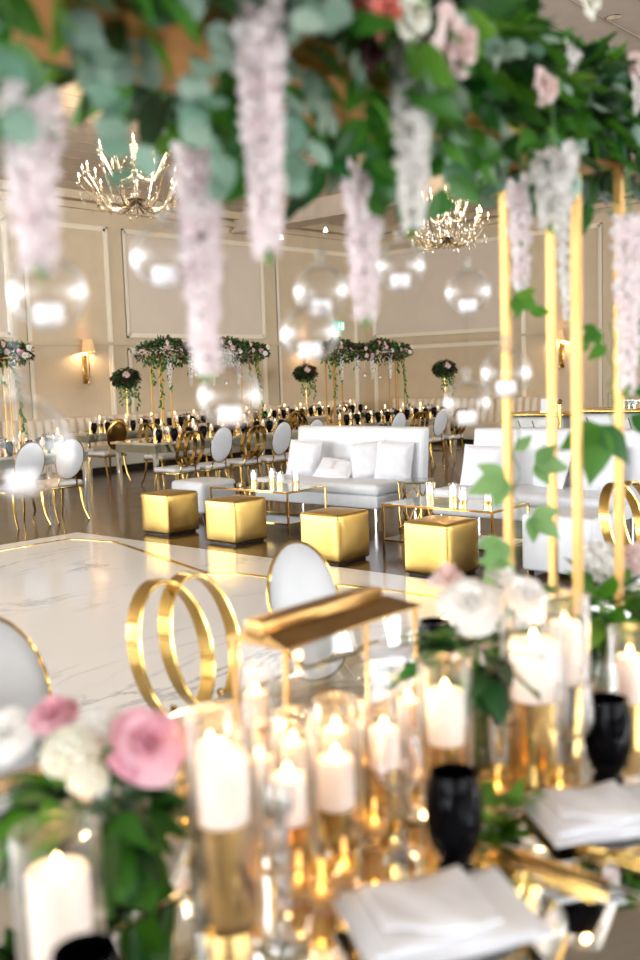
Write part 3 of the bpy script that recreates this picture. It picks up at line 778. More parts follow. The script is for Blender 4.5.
# ------------------------------------------------------------------ foliage helpers
def rv(): 
    v = Vector((rnd.gauss(0, 1), rnd.gauss(0, 1), rnd.gauss(0, 1))); return v.normalized()
def garland(t, a0, a1, ry, rz, counts, sizes, flowers, zlift=0.0, under=.35, hang=True, fsc=1.0, taper=0):
    """foliage round an x-running beam at local y=0,z=0"""
    ms = {k: MB() for k in counts}
    for k, n in counts.items():
        L, W, kd, ns = sizes[k]
        for i in range(n):
            a = rnd.uniform(a0, a1); an = rnd.uniform(0, 2*pi)
            if sin(an) < -.55 and rnd.random() > under: an = -an
            s_ = rnd.uniform(.55, 1.0); lump = (.85+.25*sin(a*5.1+1)+.1*sin(a*11))*(1-taper*max(0, a-1.75))
            q = Vector((a, cos(an)*ry*s_*lump, zlift+sin(an)*rz*s_*lump))
            out = Vector((rnd.gauss(0, .6), cos(an), sin(an)*.9-.25)).normalized()
            nr = (out*.7+rv()*.7+Zv*.6)
            if kd == 'l3':
                for dz in (-.75, 0, .75):
                    dd = Matrix.Rotation(dz, 3, out.orthogonal().normalized()) @ out
                    ms[k].leaf(q, dd, nr, L*rnd.uniform(.6, 1), W*.8, 'p')
            elif ns:
                x, y, d = frame(out+Vector((0, 0, -.35))); p = q.copy(); step = L*.75
                for j in range(ns):
                    sd = x*(1 if j % 2 else -1)
                    ms[k].leaf(p, sd*.9+d*.45+rv()*.25, nr, L*rnd.uniform(.75, 1.1), W*rnd.uniform(.8, 1.1), kd, .1)
                    ms[k].leaf(p, -sd*.9+d*.45+rv()*.25, nr, L*rnd.uniform(.6, 1), W*rnd.uniform(.7, 1), kd, .1)
                    p = p+d*step*.55+Vector((0, 0, -.006*j)); d = (d+Vector((0, 0, -.10))).normalized()
            else: ms[k].leaf(q, out, nr, L*rnd.uniform(.7, 1.15), W*rnd.uniform(.75, 1.1), kd, rnd.uniform(.1, .4))
    for k, m_ in ms.items(): m_.build({'lemon': 'lemon_leaves', 'euc': 'eucalyptus_leaves', 'bright': 'young_leaves', 'darkleaf': 'dark_leaves', 'burg': 'burgundy_leaves'}[k], k, t)
    for (a, y, z, r, mt) in flowers:
        d = Vector((rnd.uniform(-.3, .3), y*2.5-.1, z*1.2)).normalized()
        m_ = MB(); m_.rose((a, y, zlift+z), d, r*fsc); m_.build('rose', mt, t)

# ------------------------------------------------------------------ far floral arches
def strand_mb(L, r0, r1, n, pr, seed=1):
    m_ = MB(); R = random.Random(seed)
    for i in range(n):
        u = i/n; z = -L*u; a = i*2.4+R.uniform(-.4, .4); rr = (r0*(1-u)+r1*u)*R.uniform(.35, 1)
        c = Vector((rr*cos(a), rr*sin(a), z)); out = Vector((cos(a), sin(a), R.uniform(-.9, .3)))
        X, Y, D = frame(out)
        for q in range(3):
            an = q*2.1+R.uniform(0, 2); m_.petal(c, X*cos(an)+Y*sin(an)+D*.5, D, pr*(1-.4*u)*R.uniform(.8, 1.15), pr*(1-.4*u), .35)
    return m_
def tower(t, x, y, w, d, h, r, mt):
    for dx in (-w/2, w/2):
        for dy in (-d/2, d/2): MB().box(x+dx-r, x+dx+r, y+dy-r, y+dy+r, 0, h).build('post', mt, t, smooth=False)
AL = 1.75
def make_arch():
    t = thing('floral_arch_stand', '', 'floral stand')
    for x in (0, AL): tower(t, x, 0, .19, .19, 1.16, .010, 'goldpole')
    MB().box(-.13, AL+.13, -.13, .13, 1.16, 1.18).build('top_plate', 'goldpole', t, smooth=False)
    for x in (0, AL): MB().box(x-.11, x+.11, -.11, .11, 0, .012).build('base_plate', 'goldpole', t, smooth=False)
    return t
def make_far_garland():
    t = thing('floral_garland', '', 'garland')
    fl = []
    for i in range(30):
        fl.append((rnd.uniform(-.2, AL+.2), rnd.choice((-1, -1, 1))*rnd.uniform(.15, .23), rnd.uniform(-.07, .16), .036, rnd.choice(('blush', 'cream', 'blush', 'pink'))))
    garland(t, -.32, AL+.32, .23, .19, {'lemon': 420, 'darkleaf': 1900, 'burg': 900, 'euc': 70}, {'lemon': (.075, .038, 'p', 0), 'darkleaf': (.060, .034, 'p', 0), 'burg': (.058, .034, 'p', 0), 'euc': (.04, .036, 'r', 2)}, fl, .02)
    k = MB()   # trailing ivy down the posts
    for x0, ln in ((-.1, .75), (.08, .5), (AL+.05, .95), (AL-.1, .35), (.45, .3), (-.22, .4)):
        p = Vector((x0, -.12, 0))
        for j in range(int(ln/.028)):
            p = p+Vector((rnd.uniform(-.012, .012), rnd.uniform(-.01, .01), -.028)); k.leaf(p, Vector((rnd.uniform(-1, 1), rnd.uniform(-1, .3), -.5)), rv()+Vector((0, -1, .5)), .065, .045)
    k.build('trailing_ivy', 'lemon', t)
    return t
AR = Proto(make_arch()); FG = Proto(make_far_garland())
ws = tag(strand_mb(.42, .030, .010, 60, .026, 3).build('wisteria_strand', 'wistw'), '', 'hanging flowers'); WSF = Proto(ws)
gl = thing('hanging_globe', '', 'hanging candle globe'); MB().lathe([(.006, .045), (.03, .034), (.042, .008), (.040, -.018), (.02, -.038), (0, -.042)], 14).build('globe', 'globe', gl)
MB().tube([(0, 0, .045), (0, 0, .22)], .0008, 4).build('string', 'string', gl); MB().lathe([(0, -.038), (.018, -.036), (.018, -.012), (0, -.012)], 10).build('tealight', 'wax_w', gl); GLF = Proto(gl)
arches = [(9.12, 10.98, 'middle'), (4.95, 10.98, 'cropped left'), (12.85, 10.98, 'right')]
for a, b_, nm in arches:
    AR.put((a, b_, .76), 'thin gold floral arch stand on the %s far dining table' % {'middle': 'middle', 'cropped left': 'leftmost', 'right': 'right-hand'}[nm])
    FG.put((a, b_, .76+1.19), '%s far garland of dark leaves with blush roses on a gold stand' % {'middle': 'middle', 'cropped left': 'left photo edge', 'right': 'right-hand'}[nm])
    for j, (dx, dy) in enumerate(((.02, -.17), (.50, -.15), (1.05, -.12), (1.6, -.16))):
        WSF.put((a+dx*.85, b_+dy, 1.92), 'pale wisteria strand number-like drop hanging under the %s far garland' % nm if False else
                ['white wisteria strand beside the left post of the %s far arch', 'white wisteria strand just right of the left post under the %s far arch', 'white wisteria strand in the middle under the %s far arch', 'white wisteria strand nearer the right post under the %s far arch'][j] % nm)
    for j, (dx, z) in enumerate(((.75, 1.80), (.95, 1.70), (1.25, 1.78), (1.45, 1.66), (1.8, 1.76))):
        GLF.put((a+dx*.85, b_-.02, z-.12), 'tiny glass candle globe hanging under the %s far arch' % nm, group='tiny hanging globes under the %s far arch' % nm)

# small floral trees
def make_topiary():
    t = thing('floral_tree_centerpiece', '', 'centerpiece')
    MB().lathe([(0, 0), (.08, 0), (.08, .012), (.012, .02), (.012, .66), (.05, .70), (0, .70)], 14).build('stand', 'gold', t)
    ms = {'darkleaf': MB(), 'burg': MB(), 'lemon': MB()}
    for k, n in (('darkleaf', 420), ('burg', 330), ('lemon', 90)):
        for i in range(n):
            q = rv(); q.z *= .75
            ms[k].leaf(Vector((0, 0, .80))+q*rnd.uniform(.08, .19), q+Vector((0, 0, -.5)), rv()+Zv, .06, .034)
    for x0 in (-.16, -.08, 0, .06, .1, .15):
        p = Vector((x0, -.06, .74))
        for j in range(rnd.randint(8, 15)): p = p+Vector((rnd.uniform(-.01, .01), 0, -.028)); ms['lemon'].leaf(p, Vector((rnd.uniform(-1, 1), rnd.uniform(-1, .3), -.5)), rv()+Vector((0, -1, .5)), .06, .035)
    for k, nm in (('darkleaf', 'dark_leaves'), ('burg', 'burgundy_leaves'), ('lemon', 'trailing_leaves')): ms[k].build(nm, k, t)
    for i in range(5):
        q = rv(); q.y = -abs(q.y); q.z *= .5; MB().rose(Vector((0, 0, .82))+q*.17, q, .045).build('rose', 'blush', t)
    return t
TP = Proto(make_topiary())
TP.put((11.0, 14.2, .76), 'small dark floral tree centerpiece left of the middle far arch', sc=(1.25, 1.25, 1.12))
TP.put((15.7, 14.2, .76), 'small dark floral tree centerpiece below the wall lamp near the corner', sc=(1.25, 1.25, 1.12))
t = thing('round_cocktail_table', 'small round dark table under the floral tree by the right wall', 'table', (16.9, 11.5, 0))
MB().lathe([(0, .74), (.40, .74), (.40, .76), (0, .76)], 28).build('table_top', 'mirror_g', t); MB().lathe([(0, 0), (.28, 0), (.28, .02), (.03, .05), (.03, .74), (0, .74)], 20).build('pedestal', 'brownmetal', t)
TP.put((16.9, 11.5, .76), 'small dark floral tree centerpiece right of the right-hand far arch', sc=(1.2, 1.2, 1.1))

# small table-top items for the far tables
def candle_small(name, h, r, wax, cup):
    t = thing(name, '', 'candle')
    MB().lathe([(0, 0), (r, 0), (r, h*.55), (r*.9, h*.55), (0, h*.5)], 12).build('holder', cup, t)
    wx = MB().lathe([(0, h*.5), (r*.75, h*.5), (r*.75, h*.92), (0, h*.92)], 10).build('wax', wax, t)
    MB().lathe([(0, h*.92), (.009, h*.98), (.006, h*1.05), (0, h*1.14)], 6).build('flame', 'flame_s', wx)
    return t
SCN = Proto(candle_small('gold_candle_holder', .16, .04, 'wax', 'gold'))
SCN2 = Proto(candle_small('tall_candle_holder', .24, .035, 'wax', 'gold'))
def goblet_mb(H=.17, R=.049):
    pr = [(0, 0), (.031, 0), (.032, .004), (.026, .010), (.025, .016), (.031, .026), (.041, .045), (R*.96, .072), (R, .098), (R*.98, .125), (R*.90, .150), (R*.80, H), (R*.77, H), (R*.87, .148), (R*.94, .125), (R*.95, .1), (R*.86, .06), (.02, .030), (0, .028)]
    return MB().lathe(pr, 28)
def make_goblet():
    t = tag(goblet_mb().build('black_goblet', 'black'), '', 'goblet'); return t
GB = Proto(make_goblet())
def make_wine():
    t = thing('wine_glass', '', 'wine glass')
    MB().lathe([(0, 0), (.034, 0), (.034, .002), (.006, .008), (.0035, .02), (.0035, .10), (.008, .105), (0, .105)], 20).build('stem', 'crystal', t)
    MB().shell([(.006, .105), (.030, .120), (.041, .145), (.041, .17), (.034, .215)], .0012, 24).build('bowl', 'globe', t)
    return t
WG = Proto(make_wine())
def make_low_bouquet():
    t = thing('low_flower_arrangement', '', 'flower arrangement')
    MB().lathe([(0, 0), (.06, 0), (.065, .09), (.06, .09), (0, .08)], 16).build('vase', 'gold', t)
    m1, m2 = MB(), MB()
    for i in range(110):
        q = rv(); q.z = abs(q.z)*.6; (m1 if i % 3 else m2).leaf(Vector((0, 0, .10))+q*rnd.uniform(.03, .12), q+Vector((0, 0, -.2)), rv()+Zv, .09, .045)
    m1.build('dark_leaves', 'darkleaf', t); m2.build('green_leaves', 'lemon', t)
    for i in range(7):
        a = i*.9; q = Vector((cos(a)*.7, sin(a)*.7, .7)); MB().rose(Vector((0, 0, .09))+q*.11, q, .04).build('rose', ('blush', 'cream', 'pink')[i % 3], t)
    return t
LB = Proto(make_low_bouquet())
def setting_parts(t, R=.135):
    MB().lathe([(0, .0), (R*.6, .0), (R, .012), (R*1.02, .016), (R*.98, .017), (R*.6, .006), (0, .006)], 32).build('plate', 'tglass', t)
    MB().tube([(R*1.02*cos(2*pi*i/32), R*1.02*sin(2*pi*i/32), .016) for i in range(32)], .003, 5, closed=True).build('gold_rim', 'gold', t)
pl = thing('dinner_plate', '', 'plate'); setting_parts(pl); DPL = Proto(pl)
def napkin_mb():
    m_ = MB(); n = 14
    def sheet(x0, x1, y0, y1, z, th, sk, bulge):
        vs = []; fs = []
        for sd in (0, 1):
            for i in range(n+1):
                for j in range(n+1):
                    u, v = i/n, j/n; x = x0+(x1-x0)*u; y = y0+(y1-y0)*v+sk*(u-.5)
                    e = min(u, 1-u, v, 1-v)*n
                    zz = z+(th if sd else 0)*(1-.5*max(0, 1-e))+bulge*sin(pi*u)*sin(pi*v)+.002*sin(9*u+5*v)
                    vs.append((x, y, zz))
        N = (n+1)**2
        for sd in (0, 1):
            for i in range(n):
                for j in range(n): a = sd*N+i*(n+1)+j; q = (a, a+n+1, a+n+2, a+1); fs.append(q if sd else q[::-1])
        edge = [i*(n+1) for i in range(n+1)]+[n*(n+1)+j for j in range(1, n+1)]+[i*(n+1)+n for i in range(n-1, -1, -1)]+[j for j in range(n-1, 0, -1)]
        for a, b_ in zip(edge, edge[1:]+edge[:1]): fs.append((a, b_, b_+N, a+N))
        m_.add(vs, fs)
    sheet(-.118, .118, -.088, .088, 0, .006, .015, .001); sheet(-.108, .112, -.080, .078, .0075, .006, -.012, .002); sheet(-.100, .060, -.072, .070, .0155, .006, .03, .003); sheet(-.085, .030, -.060, .050, .0235, .005, -.035, .003)
    return m_
NK = Proto(tag(napkin_mb().build('folded_napkin', 'napkin', ang=60), '', 'napkin'))

def dress(a0, a1, b0, tn_, nb=4, skip=()):
    """items on one far table; the crowd is alike, each kind shares a true label"""
    n = int((a1-a0)/.26)
    for i in range(n):
        a = a0+(i+.5)*(a1-a0)/n
        SCN.put((a+rnd.uniform(-.05, .05), b0-.10+rnd.uniform(-.05, .05), .76), 'lit candle in a short gold holder on %s' % tn_, group='short gold candles on '+tn_)
        if i % 2: SCN2.put((a+rnd.uniform(-.05, .05)+.1, b0+.10, .76), 'lit candle in a taller gold holder on %s' % tn_, group='tall gold candles on '+tn_)
        GB.put((a-.05, b0-.30, .76), 'black goblet at a place setting on %s' % tn_, group='black goblets on '+tn_)
        if i % 2 == 0: WG.put((a+.06, b0-.28, .76), 'clear wine glass on %s' % tn_, group='wine glasses on '+tn_)
    for j in range(nb):
        LB.put((a0+(j+.5)*(a1-a0)/nb+.13, b0+.02+(.0), .76), 'low arrangement of roses and leaves on %s' % tn_, rnd.uniform(0, 6), group='low flowers on '+tn_)
dress(8.7, 11.4, 10.98, 'the middle far table', 4)
dress(5.3, 7.5, 10.98, 'the far left table', 3)
dress(12.7, 15.8, 10.98, 'the table behind the sofa', 5)
dress(9.9, 12.6, 14.1, 'the back table, left part', 3)
dress(13.4, 17.2, 14.1, 'the back table near the corner', 4)

# ------------------------------------------------------------------ NEAR TABLE
TZ = .76; TA0, TA1, TB0, TB1 = -.55, 3.25, .42, 1.90
t = thing('mirrored_table', 'large mirrored dining table in the foreground covered in candles', 'table', (0, 0, 0))
SA = 1.45; SBm = 1.22
for x0, x1, y0, y1 in ((TA0, SA-.006, TB0, SBm-.005), (TA0, SA-.006, SBm+.005, TB1), (SA+.006, TA1, TB0, TB1)):
    MB().rbox(x0, x1, y0, y1, TZ-.012, TZ, .004, 2).build('mirror_panel', 'mirror', t)
MB().box(TA0+.01, TA1-.01, TB0+.01, TB1-.01, TZ-.05, TZ-.013).build('apron', 'mirror_g', t, smooth=False)
MB().box(SA-.006, SA+.006, TB0, TB1, TZ-.012, TZ-.003).build('joint', 'dark', t, smooth=False)
MB().box(TA0, SA-.006, SBm-.005, SBm+.005, TZ-.012, TZ-.003).build('joint', 'dark', t, smooth=False)
MB().tube([(TA0-.01, TB0-.01, TZ-.012), (TA1+.01, TB0-.01, TZ-.012), (TA1+.01, TB1+.01, TZ-.012), (TA0-.01, TB1+.01, TZ-.012)], 0, flat=(.012, .014), closed=True).build('edge_trim', 'silver', t, smooth=False)
for x in (TA0+.03, SA-.04, TA1-.11):
    for y in (TB0+.03, TB1-.11): MB().rbox(x, x+.08, y, y+.08, 0, TZ-.05, .005, 1).build('leg', 'silver', t)

# arch stand
TA, TBy = 2.315, 1.215
BZ = 2.09
t = thing('floral_arch_stand', 'tall gold-posted floral arch stand rising from the foreground table', 'floral stand', (0, 0, TZ))
for x in (TA, .12):
    tower(t, x, TBy, .23, .19, BZ-TZ, .0098, 'goldpole')
    MB().box(x-.135, x+.135, TBy-.115, TBy+.115, 0, .010).build('base_plate', 'goldpole', t, smooth=False)
MB().box(-.03, TA+.135, TBy-.115, TBy+.135, BZ-TZ, BZ-TZ+.012).build('top_plate', 'beam', t, smooth=False)
for yy in (TBy-.115, TBy+.10): MB().box(-.03, TA+.135, yy, yy+.02, BZ-TZ+.012, BZ-TZ+.05).build('top_rail', 'goldpole', t, smooth=False)

# main garland
t = thing('floral_garland', 'big garland of green leaves, eucalyptus and roses over the foreground arch', 'garland', (0, TBy, BZ+.02))
def gp(px, py, b_):
    d = FW + RV*((px-320)/FPX) + UV*((480-py)/FPX); q = Vector((0, 0, EYE))+d*(b_/d.y); return (q.x, q.y-TBy, q.z-BZ-.02-.08)
fl = [gp(450, 45, .93)+(.062, 'blush'), gp(545, 85, .95)+(.035, 'blush'), gp(385, 8, .93)+(.035, 'coral'), gp(415, 12, .93)+(.035, 'cream'), gp(570, 55, 1.0)+(.03, 'wistw'), gp(372, 48, 1.0)+(.03, 'burg'), (1.55, -.21, .13, .05, 'blush'), (.95, -.22, .05, .05, 'pink'), (1.30, -.20, .02, .045, 'coral'), (2.35, -.20, .10, .05, 'blush'),
      (2.25, -.22, .02, .04, 'wistw'), (2.62, -.14, .05, .045, 'cream'), (2.05, -.2, .19, .045, 'cream'), (1.2, .16, .12, .05, 'blush'), (1.78, .17, .1, .05, 'pink'), (.5, -.18, .08, .05, 'blush')]
garland(t, .2, 2.85, .26, .215, {'lemon': 1500, 'euc': 800, 'bright': 330, 'darkleaf': 700},
        {'lemon': (.110, .062, 'p', 0), 'euc': (.050, .046, 'r', 3), 'bright': (.105, .070, 'p', 0), 'darkleaf': (.10, .052, 'p', 0)}, fl, .075, under=.10, taper=.50)
# hanging sprigs
def sprig(px, py, zt, L, mt, label, n=8, lw=(.085, .055), kind='p', d=None, y=None):
    q = Vector(at(px, py, zt)) if d is None else d
    return q
for (x0, L, kind) in ((.72, .20, 'b'), (.86, .22, 'e'), (1.00, .24, 'e'), (1.12, .20, 'l'), (1.28, .14, 'l'), (1.42, .16, 'l'), (1.52, .15, 'l'), (1.66, .12, 'e'), (1.80, .10, 'l'), (.66, .20, 'e'), (1.08, .15, 'l'), (1.20, .20, 'e'), (1.36, .20, 'l'), (1.47, .21, 'l'), (1.60, .18, 'l'), (1.72, .17, 'l'), (1.86, .16, 'e'), (1.90, .17, 'l'), (2.02, .14, 'l'), (2.12, .12, 'e')):
    p = Vector((x0, -.11+rnd.uniform(-.04, .04), .0)); mb = MB()
    for j in range(int(L/.022)):
        p = p+Vector((rnd.uniform(-.006, .008), rnd.uniform(-.006, .004), -.022))
        d = Vector((rnd.choice((-1, 1))*rnd.uniform(.5, 1), rnd.uniform(-.8, .3), -.55))
        if kind == 'e': mb.leaf(p, d, rv()*.5+Vector((-.6, -.8, .3)), .05, .045, 'r', .1)
        else: mb.leaf(p, d, rv()*.5+Vector((-.6, -.8, .4)), .085, .05, 'p', .2)
    mb.build('drooping_eucalyptus' if kind == 'e' else 'drooping_sprig', 'euc' if kind == 'e' else 'lemon', t)

# wisteria strands (top-level: they hang)
def wist(px, py0, py1, b_, n, r0, mt, lb, seed):
    d0 = FW + RV*((px[0]-320)/FPX) + UV*((480-py0)/FPX); q0 = Vector((0, 0, EYE))+d0*(b_/d0.y)
    d1 = FW + RV*((px[1]-320)/FPX) + UV*((480-py1)/FPX); q1 = Vector((0, 0, EYE))+d1*(b_/d1.y)
    L = q0.z-q1.z
    t = thing('wisteria_strand', lb, 'hanging flowers', (q0.x, q0.y, q0.z))
    strand_mb(L, r0, r0*.5, n, .028, seed).build('blossoms', mt, t)
    MB().tube([(0, 0, .10), (0, 0, -L)], .002, 5).build('stem', 'stem', t)
    k = MB()
    for j in range(5): k.leaf((0, 0, -L+.01), Vector((rnd.uniform(-.6, .6), rnd.uniform(-.6, .6), -1)), rv(), .028, .016)
    k.build('tip_leaves', 'bright', t)
wist((28, 52), 95, 268, 1.13, 120, .026, 'wist', 'pale pink wisteria strand at the far left above a hanging globe', 11)
wist((197, 222), 150, 372, 1.20, 160, .024, 'wist', 'longest pink-white wisteria strand, ending above the globe left of centre', 12)
wist((258, 280), 0, 255, 1.03, 170, .024, 'wist', 'thick pink wisteria strand reaching from the top edge to left of centre', 13)
wist((362, 358), 165, 318, 1.18, 120, .024, 'wist', 'blush wisteria strand at the photo centre above the white sofa', 14)
wist((410, 410), 40, 228, 1.0, 120, .021, 'wistw', 'white wisteria strand just right of centre under the rose', 15)
wist((553, 560), 150, 228, 1.0, 90, .038, 'wistw', 'short full cluster of white blossoms hanging in front of the post tops', 16)
wist((520, 534), 178, 290, 1.22, 70, .018, 'wist', 'thin blush wisteria strand between the first two gold posts', 17)
wist((568, 572), 200, 318, 1.24, 60, .014, 'wistw', 'thin white wisteria strand between the second and third gold posts', 18)
wist((628, 640), 215, 390, 1.0, 110, .022, 'wist', 'pink-white wisteria strand at the right photo edge', 19)

# hanging globes with tea lights
def make_globe(R=.053):
    t = thing('hanging_glass_globe', '', 'hanging candle globe')
    pr = []
    for j in range(15):
        a = pi*j/14; pr.append((max(R*sin(a), .0), -R*cos(a)))
    pr = pr[:-1]+[(.008, R*.985)]
    g_ = MB().lathe(pr, 28).build('globe', 'globe', t)
    MB().lathe([(.008, R*.98), (.006, R+.006), (.011, R+.014), (.008, R+.024), (0, R+.028)], 12).build('hook', 'crystal', g_)
    return t
GG = Proto(make_globe())
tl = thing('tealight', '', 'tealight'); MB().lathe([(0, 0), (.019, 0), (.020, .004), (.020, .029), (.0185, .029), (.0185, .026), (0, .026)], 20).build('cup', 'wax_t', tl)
MB().lathe([(0, .016), (.001, .017), (.001, .034), (0, .034)], 6).build('wick', 'dark', tl); TLP = Proto(tl)
strP = None
GDAT = [(165, 256, 1.25, 'upper left between leaves and the longest wisteria'), (48, 292, 1.22, 'far left below the left wisteria strand'), (230, 396, 1.24, 'under the longest wisteria strand left of centre'),
        (310, 333, 1.22, 'overlapping the one behind, left of centre'), (321, 291, 1.30, 'behind the larger one at the photo centre'), (400, 266, 1.28, 'just right of the blush strand at centre'),
        (468, 292, 1.28, 'left of the first gold post, upper one'), (467, 403, 1.22, 'lowest one left of the first gold post'), (506, 373, 1.09, 'overlapping the first gold post'), (20, 447, 1.16, 'lowest at the far left photo edge, largest')]
for j, (px, py, b_, lb) in enumerate(GDAT):
    d = FW + RV*((px-320)/FPX) + UV*((480-py)/FPX); q = Vector((0, 0, EYE))+d*(b_/d.y)
    o = GG.put(q, 'clear glass globe with a tealight, '+lb, sc=1.28 if j == 9 else None)
    s_ = MB().tube([(0, 0, .07), (0, 0, BZ-q.z)], .0005, 4).build('string', 'string', o)
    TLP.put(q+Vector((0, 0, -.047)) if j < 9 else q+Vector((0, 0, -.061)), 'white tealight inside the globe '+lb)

# ---------------------------------------------------------------- near table items
def hurricane(lb, a, b_, h_gold, h_wax, r, glass_h=None, mt='wax', lum=.6, gr=None):
    t = thing('hurricane_candle', lb, 'candle', (a, b_, TZ))
    gr = gr or r+.008
    MB().lathe([(0, 0), (gr*.9, 0), (gr, .004), (gr, h_gold), (gr*.96, h_gold), (gr*.96, h_gold-.004), (0, h_gold-.004)], 28).build('gold_holder', 'gold', t)
    z = h_gold
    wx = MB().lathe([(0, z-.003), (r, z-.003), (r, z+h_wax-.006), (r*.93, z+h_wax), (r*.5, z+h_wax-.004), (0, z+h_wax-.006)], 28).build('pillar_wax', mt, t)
    z += h_wax
    MB().lathe([(0, z-.004), (.005, z+.001), (.0075, z+.008), (.005, z+.017), (0, z+.024)], 10).build('flame', 'flame', wx)
    if glass_h: MB().shell([(gr+.010, 0.002), (gr+.010, glass_h)], .0015, 32).build('glass_cylinder', 'globe', t)
    la = bpy.data.lights.new('candle_flame', 'POINT'); la.energy = lum*.22; la.color = (1, .55, .22); la.shadow_soft_size = .012
    o = bpy.data.objects.new('candle_flame', la); COL.objects.link(o); o.location = (a, b_, TZ+z+.045)
    return t
def cnd(px, base, top, w, lb, gfrac=.5, glass=True, b_=None, **k):
    """candle from its base and wax-top pixels on the table"""
    q = at(px, base, TZ); dist = (Vector(q)-Vector((0, 0, EYE))).dot(FW)
    d = FW + RV*((px-320)/FPX) + UV*((480-top)/FPX)
    h = None
    rr = (Vector(q).xy.length)/d.xy.length; h = EYE+d.z*rr-TZ
    r = w/2*dist/FPX
    hurricane(lb, q[0], q[1], h*gfrac, h*(1-gfrac), r, h+.06 if glass else None, **k)
cnd(228, 915, 752, 50, 'white pillar candle on a tall gold cylinder, largest at left of centre', .60)
cnd(64, 972, 868, 62, 'glowing pillar candle in glass at the lower left under the flowers', .22)
cnd(291, 862, 775, 36, 'pink-glowing candle behind the crystal candlestick', .5)
cnd(338, 835, 757, 36, 'lit candle under the lantern\'s middle, gold holder below', .40)
cnd(262, 822, 757, 28, 'small lit candle right of the tallest white pillar, inside lantern glow', .5)
cnd(214, 822, 742, 26, 'small lit candle just right of the pink rose', .55)
cnd(338, 795, 728, 26, 'small lit candle standing farther back in the middle of the lantern', .55)
cnd(295, 800, 742, 24, 'small lit candle in back of the lantern post', .55)
cnd(258, 760, 692, 24, 'small lit candle near the far table edge at left of the lantern', .55)
cnd(386, 800, 728, 30, 'lit candle behind the front wine glass', .5)
cnd(447, 790, 690, 36, 'lit candle in glass right of centre, below the blush roses', .50)
cnd(535, 778, 640, 48, 'tall white pillar candle on a gold cylinder right of centre', .60)
cnd(566, 752, 622, 32, 'tall lit candle behind the gold posts, right of the white pillar', .55)
cnd(410, 770, 700, 22, 'small lit candle left of the blush rose vase', .5)
cnd(630, 745, 655, 26, 'lit candle at the right photo edge under the white hydrangea', .5)
# flickering glass votives (amber)
def make_amber():
    t = thing('gold_votive', '', 'votive'); MB().shell([(.020, .003), (.030, .02), (.034, .045), (.032, .062)], .002, 20).build('cup', 'amber', t)
    wx = MB().lathe([(0, .004), (.018, .004), (.024, .022), (0, .022)], 14).build('wax', 'wax', t); MB().lathe([(0, .022), (.004, .027), (.003, .032), (0, .040)], 8).build('flame', 'flame_s', wx); return t
AM = Proto(make_amber())
for px, py, lb in ((345, 880, 'before the folded napkin, left of the front black goblet'), (322, 905, 'lowest at the middle, beside the napkin corner'), (375, 835, 'beside the front wine glass foot'), (300, 895, 'right of the crystal candlestick foot'),
                   (498, 800, 'beside the greenery right of the front goblet'), (470, 815, 'left of the greenery, right of the front goblet'), (190, 800, 'left of the tall gold cylinder'), (245, 880, 'between the gold cylinder and the crystal candlestick'),
                   (365, 775, 'on the panel seam behind the wine glass'), (420, 785, 'just behind the front black goblet'), (510, 760, 'at the foot of the first gold post'), (150, 860, 'under the leaves of the left bouquet'), (560, 800, 'left of the right napkin behind it')):
    AM.put(at(px, py, TZ), 'small lit amber glass votive '+lb)
# black goblets
GB.put(at(455, 868, TZ), 'black goblet in the foreground, right of centre before the gold candle')
GB.put(at(608, 779, TZ), 'black goblet at right beside the second folded napkin')
GB.put(at(436, 682, TZ), 'black goblet on the far side of the table behind the blush rose')
GB.put(Vector(at(85, 950, .93))-Vector((0, 0, .17)), 'black goblet cut off by the bottom edge at lower left')
# wine glasses
WG.put(at(402, 852, TZ), 'tall clear wine glass left of the front black goblet', sc=1.02)
WG.put(at(573, 790, TZ), 'clear wine glass left of the right black goblet', sc=1.0)
WG.put(at(470, 745, TZ), 'clear wine glass beside the blush rose vase', sc=1.0)
WG.put(at(130, 905, TZ), 'clear wine glass among the left bouquet leaves', sc=1.0)
WG.put(at(600, 755, TZ), 'clear wine glass just behind the right black goblet', sc=.98)
# settings: plates, napkins, cutlery
for (px, py, rz, lb) in ((440, 930, .35, 'in the foreground right of centre'), (602, 824, .25, 'at right behind the first one'), (405, 655, .3, 'on the far side of the table')):
    q = Vector(at(px, py, TZ)); DPL.put(q, 'clear glass plate with gold rim '+lb, rz)
    NK.put(q+Vector((0, 0, .018)), 'white folded napkin on the glass plate '+lb, rz-.95 if py > 700 else rz, sc=1.2 if py > 900 else 1.1)
def fork():
    t = thing('fork', '', 'cutlery'); MB().tube([(0, -.10, .004), (0, -.03, .004), (0, .03, .006), (0, .05, .004)], 0, flat=(.0035, .0012)).build('handle', 'gold', t)
    k = MB()
    for x in (-.009, -.003, .003, .009): k.tube([(x*.6, .045, .004), (x, .06, .002), (x, .10, .006)], .0013, 5)
    k.build('tines', 'gold', t); return t
def knife():
    t = thing('knife', '', 'cutlery'); MB().tube([(0, -.11, .005), (0, .0, .005)], 0, flat=(.005, .003)).build('handle', 'gold', t)
    MB().tube([(0, 0, .004), (0, .06, .004), (.002, .11, .003)], 0, flat=(.008, .001)).build('blade', 'gold', t); return t
FK = Proto(fork()); KN = Proto(knife())
for (px, py, lb) in ((540, 872, 'foreground napkin'), (632, 868, 'second napkin at right')):
    q = Vector(at(px, py, TZ+.002))
    FK.put(q, 'gold fork lying right of the '+lb, 0); KN.put(q+Vector((.03, .0, 0)), 'gold knife lying right of the '+lb, 0)

